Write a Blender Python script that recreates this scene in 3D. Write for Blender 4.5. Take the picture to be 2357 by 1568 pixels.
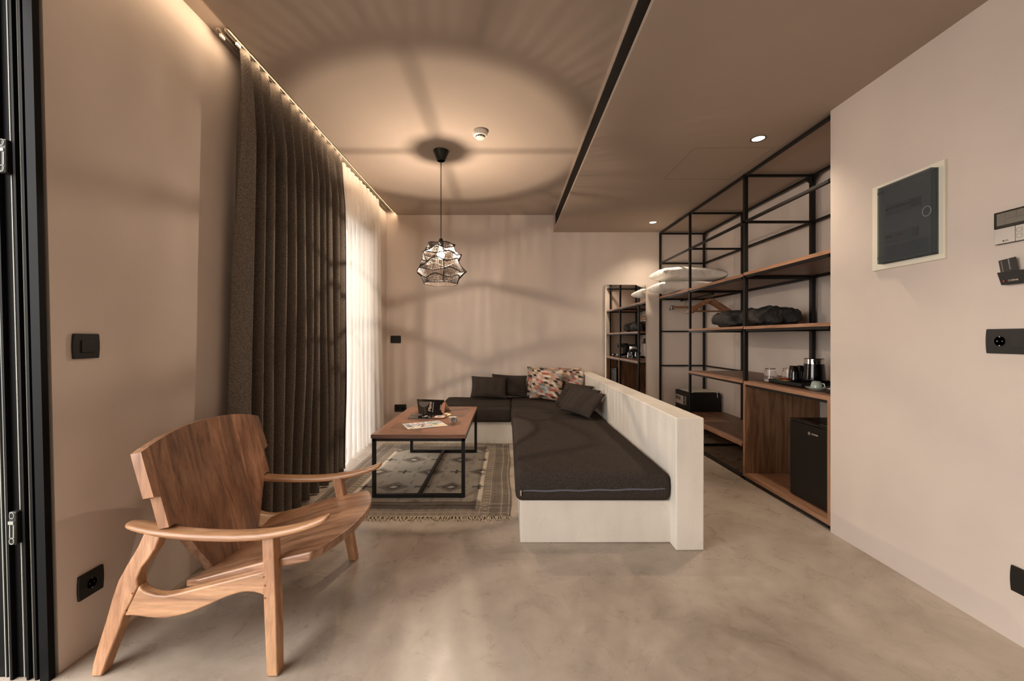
import bpy, math, random
import numpy as np
from mathutils import Vector, Matrix, noise
random.seed(7)
S = bpy.context.scene
for o in list(bpy.data.objects): bpy.data.objects.remove(o)
C = S.collection
PI = math.pi
# ------------------------------------------------------------------ camera
cam = bpy.data.cameras.new('camera'); camo = bpy.data.objects.new('camera', cam); C.objects.link(camo)
cam.sensor_width = 36; cam.lens = 930/2357*36
cam.shift_x = 10.5/2357; cam.shift_y = -6/2357
cam.clip_start = .02
camo.location = (0, 0, 1.15); camo.rotation_euler = (PI/2, 0, 0)
S.camera = camo
# ------------------------------------------------------------------ exposure, world
S.view_settings.view_transform = 'Standard'; S.view_settings.look = 'None'
S.view_settings.exposure = 0.0; S.view_settings.gamma = 1
S.view_settings.use_curve_mapping = False
W = bpy.data.worlds.new('world'); S.world = W; W.use_nodes = True
W.node_tree.nodes['Background'].inputs[0].default_value = (1.0, .975, .945, 1)
W.node_tree.nodes['Background'].inputs[1].default_value = 7.6
# ------------------------------------------------------------------ lights
def light(kind, name, loc, energy, color, rot=(0, 0, 0), **k):
    l = bpy.data.lights.new(name, kind); l.energy = energy; l.color = color
    for a, b in k.items(): setattr(l, a, b)
    o = bpy.data.objects.new(name, l); C.objects.link(o); o.location = loc; o.rotation_euler = rot
    return o
def portal(name, loc, sx, sy, rot):
    o = light('AREA', name, loc, 1, (1, 1, 1), rot, shape='RECTANGLE', size=sx, size_y=sy)
    o.data.cycles.is_portal = True
    return o
portal('door_daylight', (-1.75, .13, 1.15), 3.0, 2.3, (0, -PI/2, 0)).data.size = 2.3
bpy.data.objects['door_daylight'].data.size_y = 2.46
portal('window_daylight', (-1.70, 3.40, 1.16), 2.3, 2.2, (0, -PI/2, 0))
PEND = (-.5565, 3.383)
light('POINT', 'pendant_light', (PEND[0], PEND[1], 1.853), 108, (1, .80, .62), shadow_soft_size=.0066)
for i, y in enumerate((2.725, 4.70, .75)):
    light('SPOT', 'downlight_beam', (1.692, y, 2.47), (64, 52, 24)[i], (1, .82, .64), spot_size=math.radians(118), spot_blend=1.0, shadow_soft_size=.045)
# ------------------------------------------------------------------ helpers
class MB:
    def __init__(s): s.v = []; s.f = []; s.m = []; s.cur = 0
    def mat(s, i): s.cur = i; return s
    def add(s, vs, fs):
        b = len(s.v); s.v += [tuple(p) for p in vs]; s.f += [tuple(b+i for i in f) for f in fs]; s.m += [s.cur]*len(fs); return s
    def box(s, x0, x1, y0, y1, z0, z1):
        x0, x1 = min(x0, x1), max(x0, x1); y0, y1 = min(y0, y1), max(y0, y1); z0, z1 = min(z0, z1), max(z0, z1)
        return s.add([(x0,y0,z0),(x1,y0,z0),(x1,y1,z0),(x0,y1,z0),(x0,y0,z1),(x1,y0,z1),(x1,y1,z1),(x0,y1,z1)],
            [(0,3,2,1),(4,5,6,7),(0,1,5,4),(1,2,6,5),(2,3,7,6),(3,0,4,7)])
    def loft(s, loops, caps=True, closed=False):
        n = len(loops[0]); vs = [p for l in loops for p in l]; fs = []
        m = len(loops)
        for i in range(m if closed else m-1):
            for j in range(n):
                a = i*n+j; b = i*n+(j+1) % n; c = ((i+1) % m)*n+(j+1) % n; d = ((i+1) % m)*n+j
                fs.append((a, b, c, d))
        if caps and not closed: fs += [tuple(reversed(range(n))), tuple((m-1)*n+j for j in range(n))]
        return s.add(vs, fs)
    def tube(s, path, r, n=8, closed=False, flat=1.0, up=None):
        P = [Vector(p) for p in path]; m = len(P); loops = []
        ref = None
        for i, p in enumerate(P):
            t = (P[(i+1) % m]-P[i-1]) if closed else (P[min(i+1, m-1)]-P[max(i-1, 0)])
            t.normalize()
            if up is not None: ref = Vector(up)
            elif ref is None: ref = Vector((0, 0, 1)) if abs(t.z) < .9 else Vector((1, 0, 0))
            a = (ref-t*ref.dot(t))
            if a.length < 1e-6: a = t.orthogonal()
            a.normalize(); b = t.cross(a); ref = a
            rr = r[i] if isinstance(r, (list, tuple)) else r
            loops.append([p+a*math.cos(2*PI*k/n)*rr*flat+b*math.sin(2*PI*k/n)*rr for k in range(n)])
        return s.loft(loops, True, closed)
    def lathe(s, prof, cx, cy, n=32, cz=0):
        loops = [[(cx+r*math.cos(2*PI*k/n), cy+r*math.sin(2*PI*k/n), cz+z) for k in range(n)] for r, z in prof]
        return s.loft(loops)
    def cyl(s, p, q, r, n=16):
        return s.tube([p, q], r, n)
    def prism(s, la, lb):
        return s.loft([la, lb])
    def grid(s, nu, nv, fn):
        vs = [fn(i/nu, j/nv) for i in range(nu+1) for j in range(nv+1)]
        return s.add(vs, [(i*(nv+1)+j, (i+1)*(nv+1)+j, (i+1)*(nv+1)+j+1, i*(nv+1)+j+1) for i in range(nu) for j in range(nv)])
    def xf(s, M, start=0):
        s.v = s.v[:start]+[tuple(M @ Vector(p)) for p in s.v[start:]]; return s
    def build(s, name, mats, parent=None, loc=None, smooth=False, bevel=0, segs=2, solid=0, subsurf=0):
        me = bpy.data.meshes.new(name)
        org = Vector((0, 0, 0))
        if parent is not None:
            r = parent
            while r.parent: r = r.parent
            org = Vector(r['_o']) if '_o' in r else r.location.copy()
        elif loc is not None: org = Vector(loc)
        me.from_pydata([tuple(Vector(p)-org) for p in s.v], [], s.f)
        if not isinstance(mats, (list, tuple)): mats = [mats]
        for m in mats: me.materials.append(m)
        me.polygons.foreach_set('material_index', s.m)
        me.validate()
        import bmesh
        bm = bmesh.new(); bm.from_mesh(me); bmesh.ops.recalc_face_normals(bm, faces=bm.faces)
        bm.to_mesh(me); bm.free()
        if smooth:
            me.polygons.foreach_set('use_smooth', [True]*len(me.polygons))
            if smooth != 'all':
                try: me.set_sharp_from_angle(angle=math.radians(42))
                except Exception: pass
        o = bpy.data.objects.new(name, me); C.objects.link(o)
        if parent is not None: o.parent = parent
        elif loc is not None: o.location = loc
        if solid:
            md = o.modifiers.new('solid', 'SOLIDIFY'); md.thickness = solid; md.offset = 0
        if subsurf:
            md = o.modifiers.new('sub', 'SUBSURF'); md.levels = subsurf; md.render_levels = subsurf
        if bevel:
            md = o.modifiers.new('bevel', 'BEVEL'); md.width = bevel; md.segments = segs; md.limit_method = 'ANGLE'; md.angle_limit = math.radians(35)
            if not smooth:
                me.polygons.foreach_set('use_smooth', [True]*len(me.polygons))
                try: me.set_sharp_from_angle(angle=math.radians(42))
                except Exception: pass
        return o
def thing(name, label, cat, loc, group=None):
    o = bpy.data.objects.new(name, None); C.objects.link(o); o.location = loc; o.empty_display_size = .05
    o['label'] = label; o['category'] = cat
    if group: o['group'] = group
    return o
def tag(o, label, cat, group=None):
    o['label'] = label; o['category'] = cat
    if group: o['group'] = group
    return o
def struct(o): o['kind'] = 'structure'; return o
def copy_tree(o, parent=None):
    c = o.copy(); C.objects.link(c); c.parent = parent
    for ch in list(o.children): copy_tree(ch, c)
    return c
def text(s, size, M, name, mat, parent, extrude=.0004, align='CENTER', shear=0):
    cu = bpy.data.curves.new('t', 'FONT'); cu.body = s; cu.size = size; cu.extrude = extrude; cu.align_x = align; cu.align_y = 'CENTER'; cu.shear = shear
    t = bpy.data.objects.new('t', cu); C.objects.link(t)
    bpy.context.view_layer.update()
    me = bpy.data.meshes.new_from_object(t.evaluated_get(bpy.context.evaluated_depsgraph_get()))
    bpy.data.objects.remove(t)
    mb = MB(); mb.add([tuple(M @ v.co) for v in me.vertices], [tuple(p.vertices) for p in me.polygons])
    return mb.build(name, mat, parent)
def frame(o, x, y, z):   # matrix with given axes
    M = Matrix((x, y, z)).transposed().to_4x4(); M.translation = Vector(o); return M
# ------------------------------------------------------------------ materials
def srgb(r, g, b):
    f = lambda c: (c/255/12.92) if c/255 <= .04045 else ((c/255+.055)/1.055)**2.4
    return (f(r), f(g), f(b), 1)
def newmat(name):
    m = bpy.data.materials.new(name); m.use_nodes = True; nt = m.node_tree
    return m, nt, nt.nodes['Principled BSDF']
def plain(name, col, rough=.5, metal=0, spec=.5, emit=None, es=0, coat=0, trans=0, ior=1.45):
    m, nt, p = newmat(name)
    p.inputs['Base Color'].default_value = col; p.inputs['Roughness'].default_value = rough; p.inputs['Metallic'].default_value = metal
    p.inputs['Specular IOR Level'].default_value = spec; p.inputs['Coat Weight'].default_value = coat
    p.inputs['Transmission Weight'].default_value = trans; p.inputs['IOR'].default_value = ior
    if emit: p.inputs['Emission Color'].default_value = emit; p.inputs['Emission Strength'].default_value = es
    return m
def N(nt, t, **k):
    n = nt.nodes.new(t)
    for a, b in k.items():
        if hasattr(n, a) and a not in ('inputs',): setattr(n, a, b)
    return n
def ramp(nt, src, stops):
    r = N(nt, 'ShaderNodeValToRGB'); e = r.color_ramp.elements
    while len(e) < len(stops): e.new(.5)
    for i, (p, c) in enumerate(stops): e[i].position = p; e[i].color = c
    nt.links.new(src, r.inputs[0]); return r.outputs[0]
def coords(nt, scale=(1, 1, 1), rot=(0, 0, 0)):
    tc = N(nt, 'ShaderNodeTexCoord'); mp = N(nt, 'ShaderNodeMapping'); mp.inputs['Scale'].default_value = scale; mp.inputs['Rotation'].default_value = rot
    nt.links.new(tc.outputs['Object'], mp.inputs[0]); return mp.outputs[0]
def noise_n(nt, vec, scale, detail=4, rough=.5, dist=0):
    n = N(nt, 'ShaderNodeTexNoise'); n.inputs['Scale'].default_value = scale; n.inputs['Detail'].default_value = detail
    n.inputs['Roughness'].default_value = rough; n.inputs['Distortion'].default_value = dist
    nt.links.new(vec, n.inputs['Vector']); return n.outputs['Fac']
def mix(nt, f, a, b, mode='MIX'):
    m = N(nt, 'ShaderNodeMix'); m.data_type = 'RGBA'; m.blend_type = mode
    for i, x in ((0, f), (6, a), (7, b)):
        if hasattr(x, 'links'): nt.links.new(x, m.inputs[i])
        else: m.inputs[i].default_value = x
    return m.outputs[2]
def bump(nt, p, h, strength, dist=.002):
    b = N(nt, 'ShaderNodeBump'); b.inputs['Strength'].default_value = strength; b.inputs['Distance'].default_value = dist
    nt.links.new(h, b.inputs['Height']); nt.links.new(b.outputs[0], p.inputs['Normal'])
def plaster(name, c, var=.06, rough=.85, sc=1.3, cracks=False):
    m, nt, p = newmat(name); v = coords(nt)
    n1 = noise_n(nt, v, sc, 4, .55); n2 = noise_n(nt, v, 60, 3)
    d = tuple(x*(1-var) for x in c[:3])+(1,); l = tuple(min(1, x*(1+var)) for x in c[:3])+(1,)
    col = ramp(nt, n1, [(.35, d), (.65, l)])
    if cracks:
        vo = N(nt, 'ShaderNodeTexVoronoi'); vo.feature = 'DISTANCE_TO_EDGE'; vo.inputs['Scale'].default_value = 3.2
        nn = N(nt, 'ShaderNodeTexNoise'); nn.inputs['Scale'].default_value = 2.5; nt.links.new(v, nn.inputs['Vector'])
        vm = N(nt, 'ShaderNodeVectorMath'); vm.operation = 'MULTIPLY_ADD'; vm.inputs[1].default_value = (.6, .6, .6)
        nt.links.new(nn.outputs['Color'], vm.inputs[0]); nt.links.new(v, vm.inputs[2]); nt.links.new(vm.outputs[0], vo.inputs['Vector'])
        cr = ramp(nt, vo.outputs['Distance'], [(0, (.90, .88, .86, 1)), (.010, (1, 1, 1, 1))])
        n3 = noise_n(nt, coords(nt, (6, 6, 1.5)), 2, 5, .6)
        col = mix(nt, .5, col, cr, 'MULTIPLY')
        col = mix(nt, .5, col, ramp(nt, n3, [(.3, (.88, .87, .85, 1)), (.6, (1, 1, 1, 1))]), 'MULTIPLY')
    nt.links.new(col, p.inputs['Base Color']); p.inputs['Roughness'].default_value = rough; p.inputs['Specular IOR Level'].default_value = .25
    bump(nt, p, n2, .12, .002)
    return m
def wood(name, cd, cm, cl, grain='X', plank=None, rough=.45, sc=1.0, coat=0, tone=.35, rot=(0, 0, 0)):
    m, nt, p = newmat(name)
    st = {'X': (1.2, 14, 14), 'Y': (14, 1.2, 14), 'Z': (14, 14, 1.2)}[grain]
    tc = N(nt, 'ShaderNodeTexCoord'); vec = tc.outputs['Object']; wn = None
    if any(rot):
        mr = N(nt, 'ShaderNodeMapping'); mr.inputs['Rotation'].default_value = rot; nt.links.new(vec, mr.inputs[0]); vec = mr.outputs[0]
    if plank:
        sp = N(nt, 'ShaderNodeSeparateXYZ'); nt.links.new(vec, sp.inputs[0])
        ma = N(nt, 'ShaderNodeMath', operation='DIVIDE'); nt.links.new(sp.outputs[plank[0]], ma.inputs[0]); ma.inputs[1].default_value = plank[1]
        fl = N(nt, 'ShaderNodeMath', operation='FLOOR'); nt.links.new(ma.outputs[0], fl.inputs[0])
        wn = N(nt, 'ShaderNodeTexWhiteNoise'); wn.noise_dimensions = '1D'; nt.links.new(fl.outputs[0], wn.inputs['W'])
        vm = N(nt, 'ShaderNodeVectorMath', operation='MULTIPLY_ADD'); vm.inputs[1].default_value = (7, 7, 7)
        nt.links.new(wn.outputs['Color'], vm.inputs[0]); nt.links.new(vec, vm.inputs[2]); vec = vm.outputs[0]
    mp = N(nt, 'ShaderNodeMapping'); mp.inputs['Scale'].default_value = st; nt.links.new(vec, mp.inputs[0])
    n1 = noise_n(nt, mp.outputs[0], 1.2*sc, 5, .6, 1.6)
    mp2 = N(nt, 'ShaderNodeMapping'); mp2.inputs['Scale'].default_value = tuple(x*7 for x in st); nt.links.new(vec, mp2.inputs[0])
    n2 = noise_n(nt, mp2.outputs[0], 1.4*sc, 3, .6, .3)
    col = ramp(nt, n1, [(.28, cd), (.5, cm), (.72, cl)])
    col = mix(nt, .55, col, ramp(nt, n2, [(.3, (.6, .6, .6, 1)), (.6, (1, 1, 1, 1))]), 'MULTIPLY')
    if wn:
        t = ramp(nt, wn.outputs['Value'], [(0, (1-tone,)*3+(1,)), (1, (1, 1, 1, 1))])
        col = mix(nt, 1.0, col, t, 'MULTIPLY')
    nt.links.new(col, p.inputs['Base Color']); p.inputs['Roughness'].default_value = rough; p.inputs['Coat Weight'].default_value = coat
    p.inputs['Coat Roughness'].default_value = .25
    bump(nt, p, n2, .15, .001)
    return m
def fabric(name, cd, cl, sc=1.0, rough=.95, contrast=(.34, .66), bstr=.35):
    m, nt, p = newmat(name)
    a = noise_n(nt, coords(nt, (520*sc, 520*sc, 150*sc)), 1, 2); b = noise_n(nt, coords(nt, (150*sc, 150*sc, 520*sc)), 1, 2)
    ad = N(nt, 'ShaderNodeMath', operation='ADD'); nt.links.new(a, ad.inputs[0]); nt.links.new(b, ad.inputs[1])
    hf = N(nt, 'ShaderNodeMath', operation='MULTIPLY'); nt.links.new(ad.outputs[0], hf.inputs[0]); hf.inputs[1].default_value = .5
    col = ramp(nt, hf.outputs[0], [(contrast[0], cd), (contrast[1], cl)])
    nt.links.new(col, p.inputs['Base Color']); p.inputs['Roughness'].default_value = rough; p.inputs['Specular IOR Level'].default_value = .1
    bump(nt, p, hf.outputs[0], bstr, .0015)
    return m
def attrmat(name, attr='col', rough=.9, grain=0, spec=.3):
    m, nt, p = newmat(name); a = N(nt, 'ShaderNodeAttribute'); a.attribute_name = attr
    col = a.outputs['Color']
    if grain:
        n = noise_n(nt, coords(nt, (grain, grain, grain)), 1, 2)
        col = mix(nt, .6, col, ramp(nt, n, [(.35, (.62, .62, .62, 1)), (.65, (1.1, 1.1, 1.1, 1))]), 'MULTIPLY')
        bump(nt, p, n, .5, .002)
    nt.links.new(col, p.inputs['Base Color']); p.inputs['Roughness'].default_value = rough; p.inputs['Specular IOR Level'].default_value = spec
    return m
WALLC = srgb(207, 193, 181)
M_wall = plaster('wall_plaster', WALLC, .05)
M_ceil = plaster('ceiling_plaster', srgb(170, 154, 140), .03)
M_white = plain('white_plastic', srgb(225, 220, 208), .4)
M_conc = plaster('polished_plaster', srgb(222, 214, 202), .05, .6, 2.5, True)
def floor_mat():
    m, nt, p = newmat('microcement_floor'); v = coords(nt)
    n1 = noise_n(nt, v, 1.1, 8, .62, .6); n2 = noise_n(nt, v, 7, 8, .7, .8); n3 = noise_n(nt, v, 40, 4, .6)
    c = ramp(nt, n1, [(.32, srgb(138, 124, 110)), (.5, srgb(170, 156, 142)), (.68, srgb(194, 181, 166))])
    c = mix(nt, .5, c, ramp(nt, n2, [(.3, (.74, .72, .69, 1)), (.62, (1.05, 1.05, 1.05, 1))]), 'MULTIPLY')
    vo = N(nt, 'ShaderNodeTexVoronoi'); vo.feature = 'DISTANCE_TO_EDGE'; vo.inputs['Scale'].default_value = 2.1
    nn = N(nt, 'ShaderNodeTexNoise'); nn.inputs['Scale'].default_value = 3; nn.inputs['Detail'].default_value = 5; nt.links.new(v, nn.inputs['Vector'])
    vm = N(nt, 'ShaderNodeVectorMath'); vm.operation = 'MULTIPLY_ADD'; vm.inputs[1].default_value = (.8, .8, .8)
    nt.links.new(nn.outputs['Color'], vm.inputs[0]); nt.links.new(v, vm.inputs[2]); nt.links.new(vm.outputs[0], vo.inputs['Vector'])
    cr = ramp(nt, vo.outputs['Distance'], [(0, (.72, .68, .64, 1)), (.006, (1, 1, 1, 1))])
    msk = ramp(nt, noise_n(nt, v, 1.7, 2), [(.5, (0, 0, 0, 1)), (.6, (.6, .6, .6, 1))])
    c = mix(nt, msk, c, mix(nt, 1.0, c, cr, 'MULTIPLY'))
    sp = noise_n(nt, v, 95, 2, .5); sm = noise_n(nt, v, 2.3, 3)
    spm = mix(nt, 1.0, ramp(nt, sp, [(.70, (0, 0, 0, 1)), (.74, (1, 1, 1, 1))]), ramp(nt, sm, [(.48, (0, 0, 0, 1)), (.6, (.4, .4, .4, 1))]), 'MULTIPLY')
    c = mix(nt, spm, c, srgb(96, 80, 66))
    nt.links.new(c, p.inputs['Base Color'])
    r = ramp(nt, n2, [(.3, (.22, .22, .22, 1)), (.7, (.40, .40, .40, 1))]); nt.links.new(r, p.inputs['Roughness'])
    bump(nt, p, n3, .06, .002)
    return m
M_floor = floor_mat()
M_black = plain('black_steel', srgb(20, 18, 16), .5, .2)
M_blackpl = plain('black_plastic', srgb(22, 20, 17), .45)
M_gloss = plain('black_gloss', srgb(10, 9, 9), .12, 0, .5, coat=.5)
M_alu = plain('black_aluminium', srgb(7, 7, 7), .6, 0, .15)
M_strip = plain('grey_brush_seal', srgb(150, 150, 140), .5)
M_chrome = plain('chrome', (.75, .72, .68, 1), .15, 1)
M_steel = plain('brushed_steel', (.55, .52, .48, 1), .35, 1)
M_dark = fabric('charcoal_upholstery', srgb(30, 27, 25), srgb(78, 69, 62), 1.1)
M_curt = fabric('grey_linen', srgb(70, 62, 56), srgb(134, 124, 114), .8)
M_robe = fabric('dark_terry', srgb(42, 40, 38), srgb(84, 80, 76), .6, bstr=.6)
M_linen = plain('white_cotton', srgb(236, 230, 220), .9, spec=.1)
def crease(m, sc, strength, dist):
    nt = m.node_tree; bump(nt, nt.nodes['Principled BSDF'], noise_n(nt, coords(nt, sc), 1, 3, .55, 1.2), strength, dist)
crease(M_linen, (9, 22, 9), .7, .03)
M_teak = wood('teak_light', srgb(132, 90, 60), srgb(178, 132, 94), srgb(200, 158, 118), 'X', None, .38, 1, .2)
M_teakz = wood('teak_leg', srgb(132, 88, 58), srgb(174, 126, 90), srgb(196, 152, 112), 'Z', None, .38, 1, .2)
M_back = wood('teak_back_planks', srgb(116, 80, 60), srgb(178, 130, 98), srgb(206, 158, 122), 'Z', ('Y', .074), .36, .8, .3, .45)
M_seat = wood('teak_seat_planks', srgb(122, 82, 60), srgb(184, 136, 102), srgb(210, 164, 128), 'X', ('Y', .085), .34, .8, .3, .35)
M_shelf = wood('walnut_laminate', srgb(92, 66, 48), srgb(128, 93, 70), srgb(146, 110, 84), 'Y', None, .45, 1)
M_edge = wood('walnut_edge', srgb(134, 96, 70), srgb(160, 118, 90), srgb(174, 132, 104), 'Y', None, .5, 1)
M_panel = wood('walnut_panel', srgb(88, 62, 44), srgb(138, 102, 74), srgb(166, 128, 96), 'Z', None, .5, .9)
M_hang = wood('hanger_wood', srgb(128, 86, 60), srgb(160, 112, 80), srgb(176, 128, 96), 'X', None, .4)
M_glass = plain('clear_glass', (1, 1, 1, 1), .02, trans=1, ior=1.45)
M_mirror = plain('mirror_silver', (.93, .93, .92, 1), .01, 1)
M_cer = plain('celadon_ceramic', srgb(176, 184, 170), .25, coat=.4)
M_cream = plain('cream_paper', srgb(232, 214, 176), .8)
M_grey = plain('grey_print', srgb(190, 184, 176), .5)
M_copper = plain('copper_print', srgb(150, 100, 80), .5)
M_pale = plain('pale_print', srgb(200, 184, 168), .5)
M_dgrey = plain('dark_grey_print', srgb(74, 66, 62), .5)
M_red = plain('red_plastic', srgb(190, 30, 35), .4)
def mixsh(name, parts):
    m = bpy.data.materials.new(name); m.use_nodes = True; nt = m.node_tree
    for n in list(nt.nodes): nt.nodes.remove(n)
    out = N(nt, 'ShaderNodeOutputMaterial'); cur = None
    for kind, col, w, rough in parts:
        n = N(nt, kind); n.inputs['Color'].default_value = col
        if rough is not None and 'Roughness' in n.inputs: n.inputs['Roughness'].default_value = rough
        if kind == 'ShaderNodeEmission': n.inputs['Strength'].default_value = rough
        if cur is None: cur = n.outputs[0]
        else:
            mx = N(nt, 'ShaderNodeMixShader'); mx.inputs[0].default_value = w
            nt.links.new(cur, mx.inputs[1]); nt.links.new(n.outputs[0], mx.inputs[2]); cur = mx.outputs[0]
    nt.links.new(cur, out.inputs[0]); return m
M_pane = mixsh('window_glass', [('ShaderNodeBsdfTransparent', (.97, .97, .97, 1), 1, None), ('ShaderNodeBsdfGlossy', (1, 1, 1, 1), .06, .02)])
M_smoke = mixsh('smoked_plastic', [('ShaderNodeBsdfTransparent', (.62, .65, .66, 1), 1, None), ('ShaderNodeBsdfGlossy', (.85, .87, .88, 1), .035, .15), ('ShaderNodeBsdfDiffuse', (.12, .135, .14, 1), .26, None)])
M_sheer = mixsh('sheer_voile', [('ShaderNodeBsdfDiffuse', (.86, .81, .75, 1), 1, None), ('ShaderNodeBsdfTranslucent', (.86, .82, .77, 1), .42, None), ('ShaderNodeBsdfTransparent', (1, 1, 1, 1), .42, None)])
M_bulb = mixsh('bulb_glow', [('ShaderNodeBsdfTransparent', (1, 1, 1, 1), 1, None), ('ShaderNodeEmission', (1, .80, .55, 1), .35, 60)])
M_led = mixsh('led_emitter', [('ShaderNodeEmission', (1, .76, .52, 1), 1, 52)])
M_lamp = mixsh('downlight_emitter', [('ShaderNodeEmission', (1, .86, .68, 1), 1, 6)])
M_rattan = plain('dark_rattan', srgb(42, 32, 25), .6)
def ceiling_grille_mat():
    return plain('grille_slats', srgb(38, 32, 27), .6)
# ------------------------------------------------------------------ the room
LX, BY, RX, NX = -1.537, 5.14, 1.915, 2.53
CZ, SZ, SX = 2.714, 2.495, .584
RY = -2.2
struct(MB().box(-1.75, 2.7, RY-.1, BY+.15, -.12, 0).build('floor', M_floor))
g = struct(MB().box(-9, -1.752, -5, 9, -.14, -.02).build('terrace_floor', plaster('terrace_concrete', srgb(84, 80, 76), .05)))
g.name = 'floor.001'
c = MB()
c.box(-1.406, SX, RY-.1, BY+.15, CZ, CZ+.2)                       # main slab
c.box(-1.75, -1.406, RY-.1, BY+.15, CZ+.036, CZ+.2)               # lid of the curtain slot
gz0, gz1, gy1 = 2.522, 2.664, 4.94
c.box(SX+.05, 2.7, RY-.1, BY+.15, SZ+.02, CZ+.2)
c.box(SX, SX+.05, RY-.1, BY+.15, SZ, gz0); c.box(SX, SX+.05, RY-.1, BY+.15, gz1, CZ+.2)
c.box(SX, SX+.05, gy1, BY+.15, gz0, gz1); c.box(SX, SX+.05, RY-.1, -1.0, gz0, gz1)
c.box(SX+.05, 2.7, RY-.1, BY+.15, SZ, SZ+.02)
struct(c.build('ceiling', M_ceil))
struct(MB().box(-1.75, 2.7, BY, BY+.15, 0, CZ+.2).build('wall_back', M_wall))
w = MB()
w.box(-1.75, LX, 1.45, 2.3, 0, CZ+.04); w.box(-1.75, LX, 2.3, 4.5, 2.33, CZ+.04); w.box(-1.75, LX, 4.5, BY, 0, CZ+.04)
w.box(-1.75, LX, RY, -1.1, 0, CZ+.04); w.box(-1.75, LX, -1.1, 1.45, 2.42, CZ+.04)
# plaster return next to the door, its edge running slightly out of plumb
for (za, zb) in ((0, 2.42),):
    ya, yb = 1.385, 1.332
    w.prism([(-1.75, ya, za), (LX, ya, za), (LX, 1.45, za), (-1.75, 1.45, za)], [(-1.75, yb, zb), (LX, yb, zb), (LX, 1.45, zb), (-1.75, 1.45, zb)])
struct(w.build('wall_left', M_wall))
struct(MB().box(RX, 2.7, RY, 2.395, 0, SZ).box(NX, 2.7, 2.395, BY, 0, SZ).build('wall_right', M_wall))
struct(MB().box(-1.75, 2.7, RY-.1, RY, 0, CZ+.2).build('wall_rear', M_wall))
# access hatch joint in the lowered ceiling
tb = MB(); hx0, hx1, hy0, hy1, e = 1.322, 1.88, 2.856, 3.42, .0018
for a in ((hx0, hx1, hy0, hy0+e), (hx0, hx1, hy1, hy1+e), (hx0, hx0+e, hy0, hy1), (hx1, hx1+e, hy0, hy1)): tb.box(*a, SZ-.0006, SZ+.001)
struct(tb.build('trim_1', plain('hatch_joint', srgb(95, 80, 66), .8)))
# sliding window behind the sheer
wr = bpy.data.objects.new('window_1', None); C.objects.link(wr); wr.location = (-1.62, 3.475, 0); struct(wr)
f = MB(); 
for y in (2.3, 3.37, 4.44): f.box(-1.66, -1.60, y, y+.06, 0, 2.33)
f.box(-1.66, -1.60, 2.3, 4.5, 0, .05); f.box(-1.66, -1.60, 2.3, 4.5, 2.27, 2.33)
f.box(-1.655, -1.62, 4.18, 4.22, .05, 2.27); f.box(-1.655, -1.62, 4.22, 4.45, 1.08, 1.115)
f.build('frame', plain('grey_frame', srgb(90, 86, 80), .5), wr, bevel=.003)
MB().box(-1.636, -1.630, 2.36, 4.44, .05, 2.27).build('pane', M_pane, wr)
# black aluminium sliding door, far jamb seen edge-on
dr = bpy.data.objects.new('door_1', None); C.objects.link(dr); dr.location = (-1.6, 1.36, 0); struct(dr)
def jy(z, off=0): return 1.383-.053*z/2.42+off
def jamb(x0, x1, off, th, name, mat, z0=0, z1=2.4):
    m = MB(); m.prism([(x0, jy(z0, off-th), z0), (x1, jy(z0, off-th), z0), (x1, jy(z0, off), z0), (x0, jy(z0, off), z0)], [(x0, jy(z1, off-th), z1), (x1, jy(z1, off-th), z1), (x1, jy(z1, off), z1), (x0, jy(z1, off), z1)])
    return m.build(name, mat, dr)
jamb(-1.75, -1.555, -.001, .012, 'jamb', M_alu)
jamb(-1.563, LX+.004, -.0125, .02, 'jamb', M_alu)
for x in (-1.697, -1.683, -1.634, -1.621, -1.602): jamb(x-.0016, x+.0016, -.013, .003, 'seal', M_strip)
for x in (-1.665, -1.61, -1.582): jamb(x-.004, x+.004, -.013, .014, 'rib', M_alu)
MB().box(-1.75, LX, -1.1, 1.36, 2.40, 2.42).build('head_track', M_alu, dr)
MB().box(-1.70, -1.60, -1.1, 1.33, -.0, .012).build('threshold', M_alu, dr)
for zc in (1.74, .52):
    yy = jy(zc, -.034)
    b = MB().box(-1.648, -1.622, yy-.004, yy+.02, zc-.055, zc+.055)
    h = b.build('latch', M_blackpl, dr, bevel=.004)
    k = MB()
    k.tube([(-1.635+.0075*math.sin(t)*1, yy-.005, zc+.043*1+(.0 if 1 else 0)+.010*math.cos(t)) for t in [2*PI*i/16 for i in range(16)]], .0013, 6, closed=True)
    k.box(-1.6425, -1.6395, yy-.006, yy-.003, zc-.03, zc+.012); k.box(-1.6300, -1.6270, yy-.006, yy-.003, zc-.03, zc+.012)
    k.box(-1.6455, -1.628, yy-.007, yy-.003, zc+.014, zc+.024)
    k.tube([(-1.635+.0075*math.sin(t), yy-.005, zc-.041+.010*math.cos(t)) for t in [2*PI*i/16 for i in range(16)]], .0016, 6, closed=True)
    k.build('rim', M_strip, h)
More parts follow.
